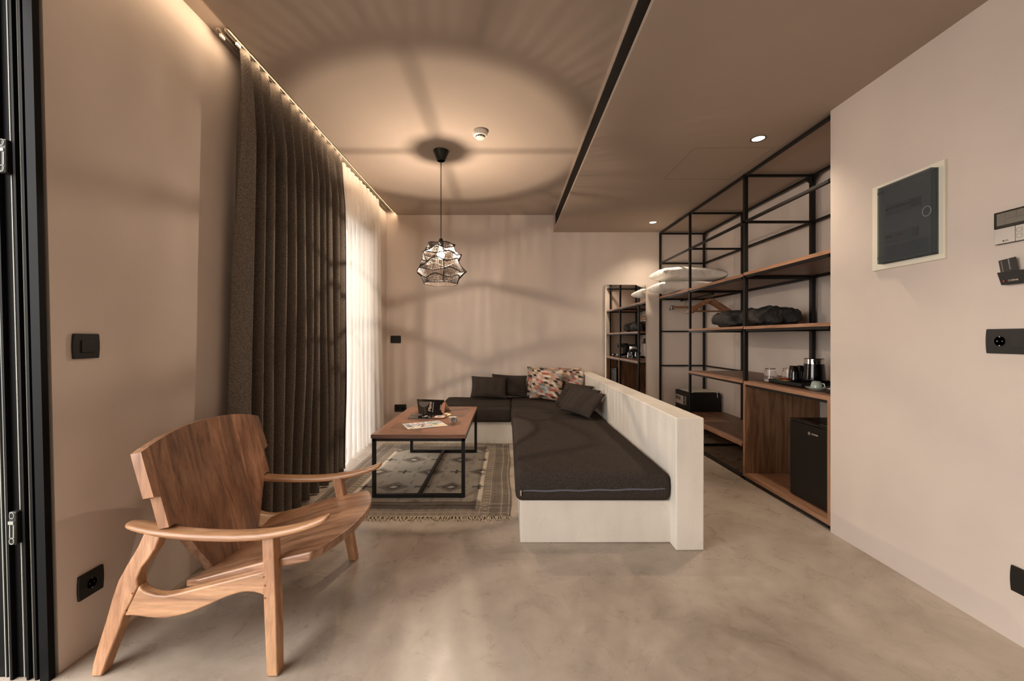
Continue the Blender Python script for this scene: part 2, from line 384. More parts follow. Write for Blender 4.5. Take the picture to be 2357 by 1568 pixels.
# ------------------------------------------------------------------ concrete bench
cb = thing('concrete_bench', 'L-shaped pale polished plaster bench with tall back wall', 'bench', (.9, 3.5, 0))
bb = MB(); bb.box(.072, .915, 2.266, BY-.002, 0, .238); bb.box(-.754, .08, 4.38, BY-.002, 0, .238)
bb.build('seat_base', M_conc, cb, bevel=.006)
MB().box(.911, 1.063, 2.183, BY-.002, 0, .718).build('back_wall', M_conc, cb, bevel=.006)
def rbox(x0, x1, y0, y1, z0, z1, r, puff=0, seed=0, n=14):
    def ax(a, b):
        L = b-a; t = [0, .15, .35, .6, .85, 1]
        l = [a+r*q for q in t]; h = [b-r*q for q in reversed(t)]
        mid = [a+r+(L-2*r)*i/n for i in range(1, n)]
        return l+mid+h
    X, Y, Z = ax(x0, x1), ax(y0, y1), ax(z0, z1) if z1-z0 > 2*r+.001 else [z0+(z1-z0)*i/12 for i in range(13)]
    mb = MB(); idx = {}
    lo = Vector((x0+r, y0+r, z0+r)); hi = Vector((x1-r, y1-r, z1-r))
    def vtx(p):
        k = tuple(round(c, 6) for c in p)
        if k in idx: return idx[k]
        P = Vector(p); q = Vector([min(max(P[i], lo[i]), hi[i]) if lo[i] < hi[i] else (lo[i]+hi[i])/2 for i in range(3)])
        d = P-q
        if d.length > 1e-9: d = d.normalized()*r
        R = q+d
        u = (p[0]-x0)/(x1-x0)*2-1; v = (p[1]-y0)/(y1-y0)*2-1; wz = (p[2]-z0)/(z1-z0)
        R.z += puff*(1-u**4)*(1-v**4)*wz + (noise.noise(Vector((p[0]*5+seed, p[1]*5, p[2]*5)))*.004 if puff and wz > .5 else 0)
        if puff:
            s = math.sin(PI*wz); R.x += u*abs(u)**7*puff*.8*s; R.y += v*abs(v)**7*puff*.8*s
        idx[k] = len(mb.v); mb.v.append(tuple(R)); return idx[k]
    def face(A, B, fn):
        for i in range(len(A)-1):
            for j in range(len(B)-1):
                mb.f.append(tuple(vtx(fn(a, b)) for a, b in ((A[i], B[j]), (A[i+1], B[j]), (A[i+1], B[j+1]), (A[i], B[j+1])))); mb.m.append(0)
    face(X, Y, lambda a, b: (a, b, z0)); face(X, Y, lambda a, b: (a, b, z1))
    face(X, Z, lambda a, b: (a, y0, b)); face(X, Z, lambda a, b: (a, y1, b))
    face(Y, Z, lambda a, b: (x0, a, b)); face(Y, Z, lambda a, b: (x1, a, b))
    return mb
ZM = .239
m1 = thing('bench_mattress', 'long dark charcoal bench mattress with zipper on its front end', 'mattress', (.48, 3.1, ZM), 'bench mattresses')
rbox(.052, .902, 2.245, 4.045, ZM, .398, .028, .012).build('cushion', M_dark, m1, smooth='all')
z = MB(); pts = [(.075+(.885-.075)*i/30, 2.243-.008*math.sin(PI*i/30)**.5-.002, .302+.012*(i/30)+.002*math.sin(i*.9)) for i in range(31)]
z.tube(pts, .005, 6, flat=1.0); z.build('zipper', plain('zip_tape', srgb(96, 96, 104), .6), m1, smooth=True)
MB().box(.070, .078, 2.228, 2.236, .278, .308).build('zip_pull', M_chrome, m1, bevel=.001)
tag(rbox(.045, .902, 4.05, BY-.008, ZM, .400, .026, .010, 3).build('bench_mattress', M_dark, loc=(.48, 4.6, ZM), smooth='all'), 'charcoal mattress in the bench corner under the patterned cushions', 'mattress', 'bench mattresses')
tag(rbox(-.758, .038, 4.352, BY-.008, ZM, .398, .026, .010, 5).build('bench_mattress', M_dark, loc=(-.36, 4.7, ZM), smooth='all'), 'charcoal mattress on the short left wing of the bench, behind the coffee table', 'mattress', 'bench mattresses')
# ------------------------------------------------------------------ cushions
def hsh(a, b, c=0):
    return (math.sin(a*127.1+b*311.7+c*74.7)*43758.5453) % 1.0
def pillow_pts(w, h, t, n, wr=.004, seed=0, pinch=.07, pw=.42):
    def P(u, v, s):
        x = u*w/2*(1-pinch*(1-v*v)*(abs(u)**3)); y = v*h/2*(1-pinch*(1-u*u)*(abs(v)**3))
        e = max(0, (1-u*u)*(1-v*v))**pw
        nn = noise.noise(Vector((u*2.3+seed, v*2.3, s)))*wr*3*e+noise.noise(Vector((u*6+seed, v*6, s+5)))*wr*e
        # radiating corner creases
        return (x, y, s*(t/2*e)+nn)
    return P
def pillow(name, w, h, t, mat, M, label, cat, group, seed=0, pattern=None, n=26, piping=None, wr=.004, pw=.42):
    P = pillow_pts(w, h, t, n, wr, seed, pw=pw)
    mb = MB(); us = [math.sin((i/n-.5)*PI)*.5+.5 if not pattern else i/n for i in range(n+1)]
    vs = []; ids = {}
    for s in (1, -1):
        for i in range(n+1):
            for j in range(n+1):
                edge = i in (0, n) or j in (0, n)
                if s == -1 and edge: ids[(s, i, j)] = ids[(1, i, j)]; continue
                ids[(s, i, j)] = len(vs); vs.append(P(us[i]*2-1, us[j]*2-1, s))
    fs = []; cols = []
    for s in (1, -1):
        for i in range(n):
            for j in range(n):
                q = (ids[(s, i, j)], ids[(s, i+1, j)], ids[(s, i+1, j+1)], ids[(s, i, j+1)])
                fs.append(q if s == 1 else q[::-1])
                if pattern: cols.append(pattern((us[i]+us[i+1])/2*w, (us[j]+us[j+1])/2*h))
    mb.add([M @ Vector(p) for p in vs], fs)
    o = mb.build(name, mat, loc=tuple(M.translation), smooth='all')
    if pattern:
        a = o.data.color_attributes.new('col', 'FLOAT_COLOR', 'CORNER')
        arr = []
        for pi, p in enumerate(o.data.polygons): arr += list(cols[pi])*p.loop_total
        a.data.foreach_set('color', arr)
    tag(o, label, cat, group)
    return o
PAL = [srgb(*c) for c in ((206, 182, 160), (190, 152, 140), (170, 98, 84), (58, 52, 50), (146, 156, 152), (162, 142, 112), (122, 118, 108), (216, 200, 178), (190, 160, 140))]
def harl(seed):
    def p(x, y):
        hh, ww = .027, .048
        r = math.floor(y/hh); fy = y/hh-r; xs = x/ww+(.5 if r % 2 else 0); cidx = math.floor(xs*1); fx = xs-cidx
        if abs(fx-.5)*2 < (1-fy): k = cidx*2
        else: k = cidx*2+1+(1 if fx > .5 else -1)
        return PAL[int(hsh(k+seed, r*1.37+seed)*len(PAL)) % len(PAL)]
    return p
M_harl = attrmat('harlequin_weave', grain=350)
def stand(x, y, z, yaw, lean, roll=0, lift=0):
    """pillow matrix: local x = width, y = up, z = front normal. yaw turns the front about the vertical (0 faces -Y)"""
    R = Matrix.Rotation(yaw, 4, 'Z') @ Matrix.Rotation(PI/2-lean, 4, 'X') @ Matrix.Rotation(roll, 4, 'Z')
    return Matrix.Translation((x, y, z)) @ R
ZC = .408
G1 = 'plain charcoal cushions'
def base(h, lean, t): return ZC+h/2*math.cos(lean)+t*.12
pillow('throw_cushion', .44, .27, .12, M_dark, stand(-.225, 4.90, base(.27, .3, .12), .0, .38, -.03), 'plain charcoal cushion on the left wing, in front and farthest left', 'cushion', G1, 1, wr=.003)
pillow('throw_cushion', .44, .27, .11, M_dark, stand(.02, 5.01, base(.27, .2, .12)+.005, .0, .22, -.05), 'plain charcoal cushion half hidden behind the leftmost one, against the back wall', 'cushion', G1, 2, wr=.003)
def axes(c, w_, u_, t=0):
    x = Vector(w_).normalized(); y = Vector(u_); y = (y-x*y.dot(x)).normalized(); z_ = x.cross(y)
    M = frame(Vector(c)+z_*t, x, y, z_); return M
G2 = 'cushions with a multicolour triangle pattern'
pillow('patterned_cushion', .42, .38, .11, M_harl, axes((.45, 5.045, 0.598), (1, 0, -.04), (0, .12, 1)), 'triangle-patterned cushion at the back left, behind the front patterned one', 'cushion', G2, 3, harl(3), 84)
pillow('patterned_cushion', .42, .37, .13, M_harl, axes((.465, 4.80, 0.596), (.84, -.5, -.03), (.16, .12, 1)), 'triangle-patterned cushion standing in front of the other patterned ones', 'cushion', G2, 4, harl(11), 84)
pillow('patterned_cushion', .38, .37, .10, M_harl, axes((.73, 5.07, 0.593), (1, 0, -.02), (0, .08, 1)), 'rearmost triangle-patterned cushion on the right, its top edge showing above the next', 'cushion', G2, 5, harl(23), 84)
pillow('patterned_cushion', .38, .36, .11, M_harl, axes((.755, 4.845, 0.590), (.66, -.75, 0), (.12, .08, 1)), 'right-hand triangle-patterned cushion touching the pale low wall', 'cushion', G2, 6, harl(31), 84)
for k, (dy, dx, lb) in enumerate(((.49, .008, 'rearmost charcoal cushion leaning on the low wall, beside the patterned ones'),
        (.20, .006, 'middle charcoal cushion of the three leaning on the low wall'),
        (0, 0, 'front charcoal cushion of the three leaning on the low wall'))):
    pillow('throw_cushion', .41, .285, .095, M_dark, axes((.722+dx, 3.845+dy, .520), (.54, -.84, -.01-.02*k), (.122, .17+.02*k, .22), .03), lb, 'cushion', G1, 7+k, wr=.003)
# ------------------------------------------------------------------ rug
rx0, rx1, ry0, ry1 = -1.34, .021, 2.58, 4.355
nx, ny = 330, 430
xs = np.linspace(rx0, rx1, nx+1); ys = np.linspace(ry0, ry1, ny+1)
GX, GY = np.meshgrid(xs, ys, indexing='ij')
side = GX-rx0; u = np.minimum(GX-rx0, rx1-GX); v = np.minimum(GY-ry0, ry1-GY)
Zr = .006+.0025*np.sin(GY*23+GX*3)*(GX > -.35)*np.clip((GX+.35)*4, 0, 1)+.0015*np.sin(GY*9+GX*11)
GXw = GX+.010*np.sin(GY*7)*np.clip((GX+.3)*2, 0, 1)
mb = MB(); mb.v = [tuple(p) for p in np.stack([GXw.ravel(), GY.ravel(), Zr.ravel()], 1)]
ii, jj = np.meshgrid(np.arange(nx), np.arange(ny), indexing='ij'); a = (ii*(ny+1)+jj).ravel()
mb.f = [tuple(map(int, t)) for t in np.stack([a, a+ny+1, a+ny+2, a+1], 1)]; mb.m = [0]*len(mb.f)
rug = thing('rug', 'faded grey and beige patterned kilim rug with fringed ends under the coffee table', 'rug', (-.66, 3.4, 0))
ro = mb.build('pile', attrmat('kilim_weave', grain=240), rug, smooth='all', solid=.006)
A = np.array
fld = A(srgb(190, 178, 160)[:3]); dk = A(srgb(92, 85, 76)[:3]); wh = A(srgb(214, 205, 190)[:3]); bd = A(srgb(110, 98, 87)[:3]); yl = A(srgb(158, 145, 124)[:3]); md = A(srgb(144, 131, 116)[:3])
col = np.empty(GX.shape+(3,)); col[:] = fld
rs = np.random.RandomState(3)
def nz(sc, seed):
    r = np.random.RandomState(seed); g = r.rand(64, 64)
    X = (GX-rx0)*sc; Y = (GY-ry0)*sc; xi = X.astype(int) % 63; yi = Y.astype(int) % 63; fx = X-np.floor(X); fy = Y-np.floor(Y)
    return (g[xi, yi]*(1-fx)+g[(xi+1), yi]*fx)*(1-fy)+(g[xi, yi+1]*(1-fx)+g[xi+1, yi+1]*fx)*fy
jit = (nz(30, 1)-.5)*.35
for r in range(-3, 6):
    cy = 3.095+.345*r
    for i in range(-3, 5):
        cx = -.873+.44*i+(.22 if r % 2 else 0)
        dx = np.abs(GX-cx); dy = np.abs(GY-cy)
        q = dx/.10+dy/.085; st = np.round(q*6)/6+jit
        col[(q < 1.25) & (st > .95)] = dk*.55+fld*.45
        col[(q < 1.0) & (st > .62)] = md; col[(st < .66) & (q < .9)] = dk
        col[(st < .42) & (q < .7)] = md; col[q < .3] = wh
        # stepped hooks between the medallions
        dx2 = np.abs(GX-(cx+.22)); dy2 = np.abs(GY-cy)
        col[(dx2 < .05) & (dy2 < .010)] = dk; col[(dx2 < .010) & (dy2 < .045)] = dk
        col[(np.abs(dx2-.05) < .006) & (dy2 < .022)] = dk*.7+fld*.3
        z1 = np.abs(dx-.11-((dy*60).astype(int) % 2)*.012); col[(z1 < .005) & (dy < .14) & (dy > .05)] = dk*.6+fld*.4
def blk(m, c, t=1.0): col[m] = col[m]*(1-t)+c*t
U0 = u < .21; blk(U0, bd*.95, .92)
V0 = v < .235; blk(V0, bd, .9)
def lines(d, region, rel, c, wd=.0035):
    for q in rel: blk(region & (np.abs(d-q) < wd), c, .85)
for d, reg in ((u, U0 & (v > .03)), (v, V0 & (u > .03))):
    lines(d, reg, (.205, .19, .145, .065, .015), yl)
tk = ((GY*38).astype(int) % 2 == 0); tk2 = ((GX*38).astype(int) % 2 == 0)
blk(U0 & (u > .08) & (u < .13) & tk & ((u*90).astype(int) % 2 == 0), dk, .6); blk(U0 & (u > .155) & (u < .185) & tk, fld, .35); blk(U0 & (u > .02) & (u < .05) & ~tk, dk, .4)
blk(V0 & (v > .08) & (v < .13) & tk2 & ((v*90).astype(int) % 2 == 0), dk, .6); blk(V0 & (v > .155) & (v < .185) & (np.abs(((GX*9) % 1)-.5)*.06+.155 > v-.005), dk, .6); blk(V0 & (v > .02) & (v < .05) & ~tk2, yl, .3)
col *= (0.82+.32*nz(12, 9))[..., None]*(.9+.2*rs.rand(*GX.shape))[..., None]
ca = ro.data.color_attributes.new('col', 'FLOAT_COLOR', 'POINT')
ca.data.foreach_set('color', np.concatenate([col.reshape(-1, 3), np.ones((col.shape[0]*col.shape[1], 1))], 1).ravel().astype(np.float32))
fr = MB()
for yb, s in ((ry0, -1), (ry1, 1)):
    for i in range(150):
        x = rx0+(rx1-rx0)*(i+.5)/150+random.uniform(-.003, .003); L = random.uniform(.028, .060) if s < 0 else random.uniform(.020, .042)
        k = random.uniform(-.02, .02)
        fr.tube([(x, yb-s*.004, .007), (x+k*.5, yb+s*L*.5, .008+random.uniform(0, .006)), (x+k+.006, yb+s*L, .004)], [.0035, .0028, .0015], 5)
fo = fr.build('fringe', plain('fringe_yarn', srgb(186, 170, 144), .95), rug, smooth=True); fo['kind'] = 'stuff'
# ------------------------------------------------------------------ coffee table
tx0, tx1, ty0, ty1, TZ = -.968, -.300, 2.862, 4.035, .464
ct = thing('coffee_table', 'coffee table with reddish-brown wooden top and black steel frame on the rug', 'table', (-.634, 3.45, 0))
tm = MB(); planks = []
def plk(poly, ang, tone): planks.append((poly, ang, tone))
fb = .075
P0 = [(tx0, ty0), (tx1, ty0), (tx1-fb, ty0+fb), (tx0+fb, ty0+fb)]; plk(P0, 0, .85)
plk([(tx1, ty0), (tx1, ty1), (tx1-fb, ty1-fb), (tx1-fb, ty0+fb)], PI/2, .95)
plk([(tx1, ty1), (tx0, ty1), (tx0+fb, ty1-fb), (tx1-fb, ty1-fb)], 0, .8)
plk([(tx0, ty1), (tx0, ty0), (tx0+fb, ty0+fb), (tx0+fb, ty1-fb)], PI/2, .9)
ix0, ix1, iy0, iy1 = tx0+fb, tx1-fb, ty0+fb, ty1-fb; mx = (ix0+ix1)/2
def clip(poly, a, b, c):   # keep a*x+b*y>=c
    out = []
    for i in range(len(poly)):
        p, q = poly[i], poly[(i+1) % len(poly)]; dp = a*p[0]+b*p[1]-c; dq = a*q[0]+b*q[1]-c
        if dp >= 0: out.append(p)
        if dp*dq < 0: t = dp/(dp-dq); out.append((p[0]+(q[0]-p[0])*t, p[1]+(q[1]-p[1])*t))
    return out
random.seed(5)
for s in (1, -1):
    half = [(mx, iy0), (ix1, iy0), (ix1, iy1), (mx, iy1)] if s > 0 else [(ix0, iy0), (mx, iy0), (mx, iy1), (ix0, iy1)]
    sl = .55
    for k in range(-8, 24):
        w0 = iy0+.11*k
        pl = clip(half, sl*s*-1, 1, w0-sl*s*mx); pl = clip(pl, sl*s, -1, -(w0+.11)+sl*s*mx) if pl else pl
        if len(pl) > 2: plk(pl, math.atan(sl)*s, random.uniform(.62, 1.0) if random.random() > .12 else .42)
for poly, ang, tone in planks: tm.add([(x, y, TZ) for x, y in poly], [tuple(range(len(poly)))])
nt_ = len(planks)
tb_ = len(tm.v); tm.add([(tx0, ty0, TZ), (tx1, ty0, TZ), (tx1, ty1, TZ), (tx0, ty1, TZ), (tx0, ty0, TZ-.027), (tx1, ty0, TZ-.027), (tx1, ty1, TZ-.027), (tx0, ty1, TZ-.027)], [(0, 4, 5, 1), (1, 5, 6, 2), (2, 6, 7, 3), (3, 7, 4, 0), (4, 7, 6, 5)])
def table_mat():
    m, nt, p = newmat('parquet_walnut'); a = N(nt, 'ShaderNodeAttribute'); a.attribute_name = 'gc'; b = N(nt, 'ShaderNodeAttribute'); b.attribute_name = 'col'
    mp = N(nt, 'ShaderNodeMapping'); mp.inputs['Scale'].default_value = (2, 26, 26); nt.links.new(a.outputs['Vector'], mp.inputs[0])
    n1 = noise_n(nt, mp.outputs[0], 1.4, 6, .65, 1.5)
    c = ramp(nt, n1, [(.25, srgb(84, 54, 40)), (.5, srgb(136, 94, 72)), (.75, srgb(162, 118, 94))])
    c = mix(nt, 1.0, c, b.outputs['Color'], 'MULTIPLY'); nt.links.new(c, p.inputs['Base Color'])
    p.inputs['Roughness'].default_value = .32; p.inputs['Coat Weight'].default_value = .15; bump(nt, p, n1, .1, .001); return m
to = tm.build('tabletop', table_mat(), ct)
ga = to.data.attributes.new('gc', 'FLOAT_VECTOR', 'CORNER'); ca = to.data.color_attributes.new('col', 'FLOAT_COLOR', 'CORNER')
ga = to.data.attributes['gc']; ca = to.data.attributes['col']
for i, p in enumerate(to.data.polygons):
    ang, tone = (planks[i][1], planks[i][2]) if i < nt_ else (0 if abs(p.normal.y) > .5 else PI/2, .8)
    for li in p.loop_indices:
        co = to.data.vertices[to.data.loops[li].vertex_index].co
        x, y = co.x, co.y
        ga.data[li].vector = (x*math.cos(ang)+y*math.sin(ang)+i*1.7, -x*math.sin(ang)+y*math.cos(ang)+i*.9+co.z, co.z)
        ca.data[li].color = (tone, tone, tone, 1)
r = .0125
fm = MB()
fx0, fx1, fy0, fy1 = tx0+.003, tx1-.003, ty0+.014, ty1-.005
ZT = TZ-.028
for y in (fy0, fy1-.025):
    for x in (fx0, fx1-.025): fm.box(x, x+.025, y, y+.025, .0125, ZT)
    fm.box(fx0, fx1, y, y+.025, ZT-.022, ZT); fm.box(fx0+.025, fx1-.025, y, y+.025, .0125, .036)
for x in (fx0, fx1-.025): fm.box(x, x+.025, fy0, fy1, ZT-.022, ZT)
fm.box(-.634-.0125, -.634+.0125, fy0+.02, fy1-.02, .014, .036)
fm.build('frame', M_black, ct, bevel=.0015)
# things on the table
sm = thing('menu_stand', 'black folded menu card standing like a tent on the coffee table', 'menu', (-.68, 3.66, TZ))
def quadslab(mb, a, b, c, d, t):
    a, b, c, d = map(Vector, (a, b, c, d)); n = (b-a).cross(d-a).normalized()*t
    return mb.prism([a, b, c, d], [a+n, b+n, c+n, d+n])
mz0, mz1 = TZ+.001, TZ+.128
A_, B_, C_, D_ = (-.79, 3.625, mz0), (-.565, 3.62, mz0), (-.590, 3.70, mz1), (-.842, 3.71, mz1)
A_ = (-.812, 3.625, mz0+.02); A2 = (-.795, 3.622, mz0)
quadslab(MB(), A2, B_, (-.578, 3.685, mz1-.008), (-.828, 3.69, mz1), -.001).build('front_panel', M_gloss, sm)
quadslab(MB(), (-.80, 3.80, mz0), (-.53, 3.79, mz0), (-.578, 3.688, mz1-.008), (-.828, 3.693, mz1), .001).build('back_panel', M_cream, sm)
ux = (Vector(B_)-Vector(A2)).normalized(); uz = (Vector((-.828, 3.69, mz1))-Vector(A2)); uz = (uz-ux*uz.dot(ux)).normalized(); un = ux.cross(uz)
def onp(a, b, e=.0012): return Vector(A2)+ux*a+uz*b+un*e
def disc(mb, c, ax, ay, r, a0=0, a1=2*PI, n=28):
    pts = [c+ax*r*math.cos(a0+(a1-a0)*i/n)+ay*r*math.sin(a0+(a1-a0)*i/n) for i in range(n+(0 if a1-a0 > 6.2 else 1))]
    return mb.add(pts, [tuple(range(len(pts)))])
M1 = frame(onp(.095, .07), uz, -ux, un)
text('Menu', .040, M1, 'lettering', M_pale, sm, shear=.3)
text('SALADS & SNACKS', .011, frame(onp(.123, .066), uz, -ux, un), 'lettering', M_grey, sm)
text('BAR CARTE', .009, frame(onp(.190, .066), uz, -ux, un), 'lettering', M_grey, sm)
dm = MB(); c0 = onp(.038, .118, .001); dm.add([c0+ux*(.048*math.cos(t))+uz*(.052*math.sin(t)) for t in [PI+PI*i/20 for i in range(21)]], [tuple(range(21))]); dm.build('emblem', M_dgrey, sm)
dm = MB(); c0 = onp(.228, .06, .001); dm.add([c0+ux*(.034*math.cos(t))+uz*(.055*math.sin(t)) for t in [PI/2+PI*i/20 for i in range(21)]], [tuple(range(21))]); dm.build('emblem', M_copper, sm)
fo_ = thing('menu_folder', 'black closed menu folder lying flat in front of the standing menu card', 'menu', (-.70, 3.51, TZ))
quadslab(MB(), (-.845, 3.42, TZ+.001), (-.535, 3.415, TZ+.001), (-.530, 3.60, TZ+.001), (-.86, 3.61, TZ+.001), .004).build('cover', M_gloss, fo_, bevel=.0008)
quadslab(MB(), (-.55, 3.47, TZ+.0005), (-.50, 3.62, TZ+.0005), (-.56, 3.68, TZ+.0005), (-.60, 3.52, TZ+.0005), .003).build('loose_sheet', M_cream, fo_)
zz = TZ+.0056
MB().add([(-.66, 3.422, zz), (-.54, 3.42, zz), (-.535, 3.59, zz), (-.60, 3.5, zz)], [(0, 1, 2, 3)]).build('print', M_copper, fo_)
disc(MB(), Vector((-.585, 3.50, zz+.0004)), Vector((1, 0, 0)), Vector((0, 1, 0)), .048).build('print', M_pale, fo_)
disc(MB(), Vector((-.80, 3.57, zz)), Vector((1, 0, 0)), Vector((0, 1, 0)), .05).build('print', M_dgrey, fo_)
text('Spa', .05, frame((-.715, 3.51, zz), Vector((.1, 1, 0)).normalized(), Vector((-1, .1, 0)).normalized(), Vector((0, 0, 1))), 'lettering', M_grey, fo_)
MB().box(-.600, -.594, 3.475, 3.53, zz+.0004, zz+.001).box(-.586, -.580, 3.475, 3.53, zz+.0004, zz+.001).build('print', M_gloss, fo_)
L0, L1, L2, L3 = [Vector((x, y, TZ+.0015)) for x, y in ((-.7445, 3.024), (-.463, 3.152), (-.567, 3.344), (-.836, 3.213))]
nu, nv = 48, 30
lm = MB().grid(nu, nv, lambda a, b: (L0*(1-a)+L1*a)*(1-b)+(L3*(1-a)+L2*a)*b)
lo_ = lm.build('leaflet', attrmat('printed_leaflet', rough=.35, spec=.5), loc=(-.65, 3.18, TZ), solid=.0012)
def pic(a, b):
    if a < .03 or a > .97 or b < .04 or b > .96: return (.78, .76, .72)
    sky, sea, sand, dkc, pk, gr = (.40, .50, .60), (.20, .42, .55), (.65, .50, .36), (.10, .09, .09), (.68, .48, .48), (.30, .40, .22)
    k = int(a*6); j = int(b*3); h = hsh(k+1, j+3)
    c = (sky, sea, sand, dkc, pk, gr, (.75, .68, .5), (.8, .78, .72))[int(h*8)]
    n_ = noise.noise(Vector((a*14, b*9, 0)))
    if n_ > .18: c = (.8, .75, .66)
    if n_ < -.25: c = (.15, .16, .18)
    if a > .66 and b < .35: c = (.72, .6, .38)
    if a > .7 and .4 < b < .85 and int(b*40) % 2: c = (.25, .24, .25)
    return c
ca = lo_.data.color_attributes.new('col', 'FLOAT_COLOR', 'CORNER'); arr = []
for i in range(nu):
    for j in range(nv): arr += list(pic((i+.5)/nu, (j+.5)/nv)+(1,))*4
ca.data.foreach_set('color', arr)
tag(lo_, 'colourful glossy printed leaflet lying flat on the coffee table', 'leaflet')
ns = thing('no_smoking_sign', 'small metal no-smoking table sign beside the menu folder', 'sign', (-.44, 3.30, TZ))
b0 = Vector((-.468, 3.285, TZ+.0008)); sx_, sy_ = Vector((.98, .12, 0)).normalized(), Vector((-.05, .35, .93)).normalized(); sn = sx_.cross(sy_)
quadslab(MB(), b0, b0+sx_*.055, b0+sx_*.052+sy_*.042, b0+sx_*.0-sx_*.004+sy_*.042, -.001).build('front_plate', M_steel, ns)
quadslab(MB(), b0+Vector((0, .045, 0)), b0+sx_*.055+Vector((0, .045, 0)), b0+sx_*.052+sy_*.042, b0-sx_*.004+sy_*.042, .001).build('rear_plate', M_steel, ns)
cc = b0+sx_*.026+sy_*.021+sn*.0013
MB().tube([cc+sx_*.014*math.cos(t)+sy_*.014*math.sin(t) for t in [2*PI*i/24 for i in range(24)]], .0017, 6, closed=True).tube([cc-sx_*.010-sy_*.010, cc+sx_*.010+sy_*.010], .0014, 6).tube([cc-sx_*.009+sy_*.001, cc+sx_*.008+sy_*.001], .0018, 6).build('symbol', M_gloss, ns)
# ------------------------------------------------------------------ armchair
CY = 1.745
M_peg = plain('peg_dark', srgb(120, 72, 44), .5)
ac = thing('lounge_armchair', 'low teak lounge armchair with fan-shaped plank back and curved side frames', 'armchair', (-1.0, CY, 0))
RL = [(-1.233,.452),(-1.244,.405),(-1.265,.37),(-1.286,.341),(-1.297,.306),(-1.291,.28),(-1.309,.232),(-1.328,.186),(-1.333,.158),(-1.347,.108),(-1.362,.059),(-1.377,.002),(-1.412,.002),(-1.411,.037),(-1.405,.081),(-1.387,.17),(-1.374,.249),(-1.362,.3),(-1.338,.352),(-1.308,.411),(-1.292,.458)]
RAIL = [(-1.289,.283),(-1.277,.27),(-1.257,.26),(-1.224,.252),(-1.193,.251),(-1.156,.257),(-1.089,.273),(-.998,.295),(-.924,.312),(-.852,.330),(-.846,.25),(-.863,.257),(-.885,.262),(-.907,.263),(-.929,.261),(-.95,.256),(-.98,.246),(-1.016,.231),(-1.052,.216),(-1.087,.202),(-1.117,.192),(-1.147,.185),(-1.181,.18),(-1.215,.18),(-1.246,.182),(-1.278,.186),(-1.303,.188),(-1.327,.187)]
def yo(s, z, ins): return CY+s*(.377-.148*z-ins)
def smoothpoly(P, it=1):
    return P
for s in (-1, 1):
    for nm, out, mt, i0, i1 in (('rear_leg', RL, M_teakz, 0, .040), ('side_rail', RAIL, M_teak, .002, .036)):
        MB().prism([(x, yo(s, z_, i0), z_) for x, z_ in out], [(x, yo(s, z_, i1), z_) for x, z_ in out]).build(nm, mt, ac, bevel=.005, segs=3)
    q = lambda x, z_, ins: (x, yo(s, z_, ins), z_)
    MB().loft([[q(-.816, .002, 0), q(-.779, .002, 0), q(-.779, .002, .042), q(-.816, .002, .042)],
               [q(-.843, .20, 0), q(-.800, .20, 0), q(-.800, .20, .046), q(-.843, .20, .046)],
               [q(-.873, .452, 0), q(-.831, .452, 0), q(-.831, .452, .044), q(-.873, .452, .044)]]).build('front_leg', M_teakz, ac, bevel=.004, segs=3)
    ctrl = [(-1.382, .272, .482, .016, .008), (-1.370, .272, .482, .027, .011), (-1.32, .275, .476, .034, .013), (-1.25, .282, .466, .034, .014), (-1.15, .290, .458, .031, .015), (-1.02, .294, .454, .030, .015),
            (-.92, .296, .457, .031, .015), (-.84, .298, .465, .031, .015), (-.76, .300, .480, .028, .014), (-.70, .300, .497, .025, .014), (-.665, .300, .511, .023, .014), (-.645, .300, .518, .020, .013), (-.636, .300, .520, .012, .008)]
    loops = []
    for (x, wv, z_, hw, ht) in ctrl:
        lp = []
        for k in range(16):
            t = 2*PI*k/16; cx_, sx2 = math.cos(t), math.sin(t)
            cx_ = math.copysign(abs(cx_)**.7, cx_); sx2 = math.copysign(abs(sx2)**.75, sx2)
            lp.append((x+ht*.15*sx2, CY+s*(wv+hw*cx_), z_+ht*sx2-ht))
        loops.append(lp)
    MB().loft(loops).build('armrest', M_teak, ac, smooth='all', subsurf=1)
    pg = MB()
    for (x, z_) in ((-.853, .312), (-.846, .285), (-.842, .245), (-1.306, .26), (-1.322, .205)):
        p0 = Vector((x, yo(s, z_, -.0006), z_)); MB().cyl(p0, p0+Vector((0, -s*.004, 0)), .0035, 10).build('peg', M_peg, ac)
# back slab
rows = [(.225, .134, 0), (.28, .163, 0), (.32, .188, 0), (.40, .228, 0), (.474, .268, 0), (.4745, .304, 0), (.53, .305, 0), (.580, .306, 0), (.5845, .3065, 0), (.5950, .336, 0), (.65, .335, .2), (.70, .334, .6), (.735, .333, .9), (.750, .332, 1)]
def bx_(z_): return np.interp(z_, [.22, .238, .40, .475, .595, .75], [-1.160, -1.163, -1.190, -1.205, -1.234, -1.281])
nvc = 20
def bpt(ri, vi, back):
    z_, wv, cr = rows[ri]; v_ = vi/nvc*2-1
    x = bx_(z_)-.020*(1-(v_*wv/.336)**2)*min(1, max(0, (z_-.24)/.4)); zz_ = z_+cr*.050*(1-abs(v_)**2.2)
    if back: x -= .038; zz_ -= .008
    return (x, CY+v_*wv, zz_)
bs = MB()
for bk in (0, 1): bs.grid(len(rows)-1, nvc, lambda a, b: bpt(round(a*(len(rows)-1)), round(b*nvc), bk))
nr = len(rows); off = nr*(nvc+1)
fs = []
for i in range(nr-1):
    for vi in (0, nvc):
        a0, a1 = i*(nvc+1)+vi, (i+1)*(nvc+1)+vi; fs.append((a0, a1, a1+off, a0+off))
for j in range(nvc):
    for ri in (0, nr-1):
        a0 = ri*(nvc+1)+j; fs.append((a0, a0+1, a0+1+off, a0+off))
bs.f += fs; bs.m += [0]*len(fs)
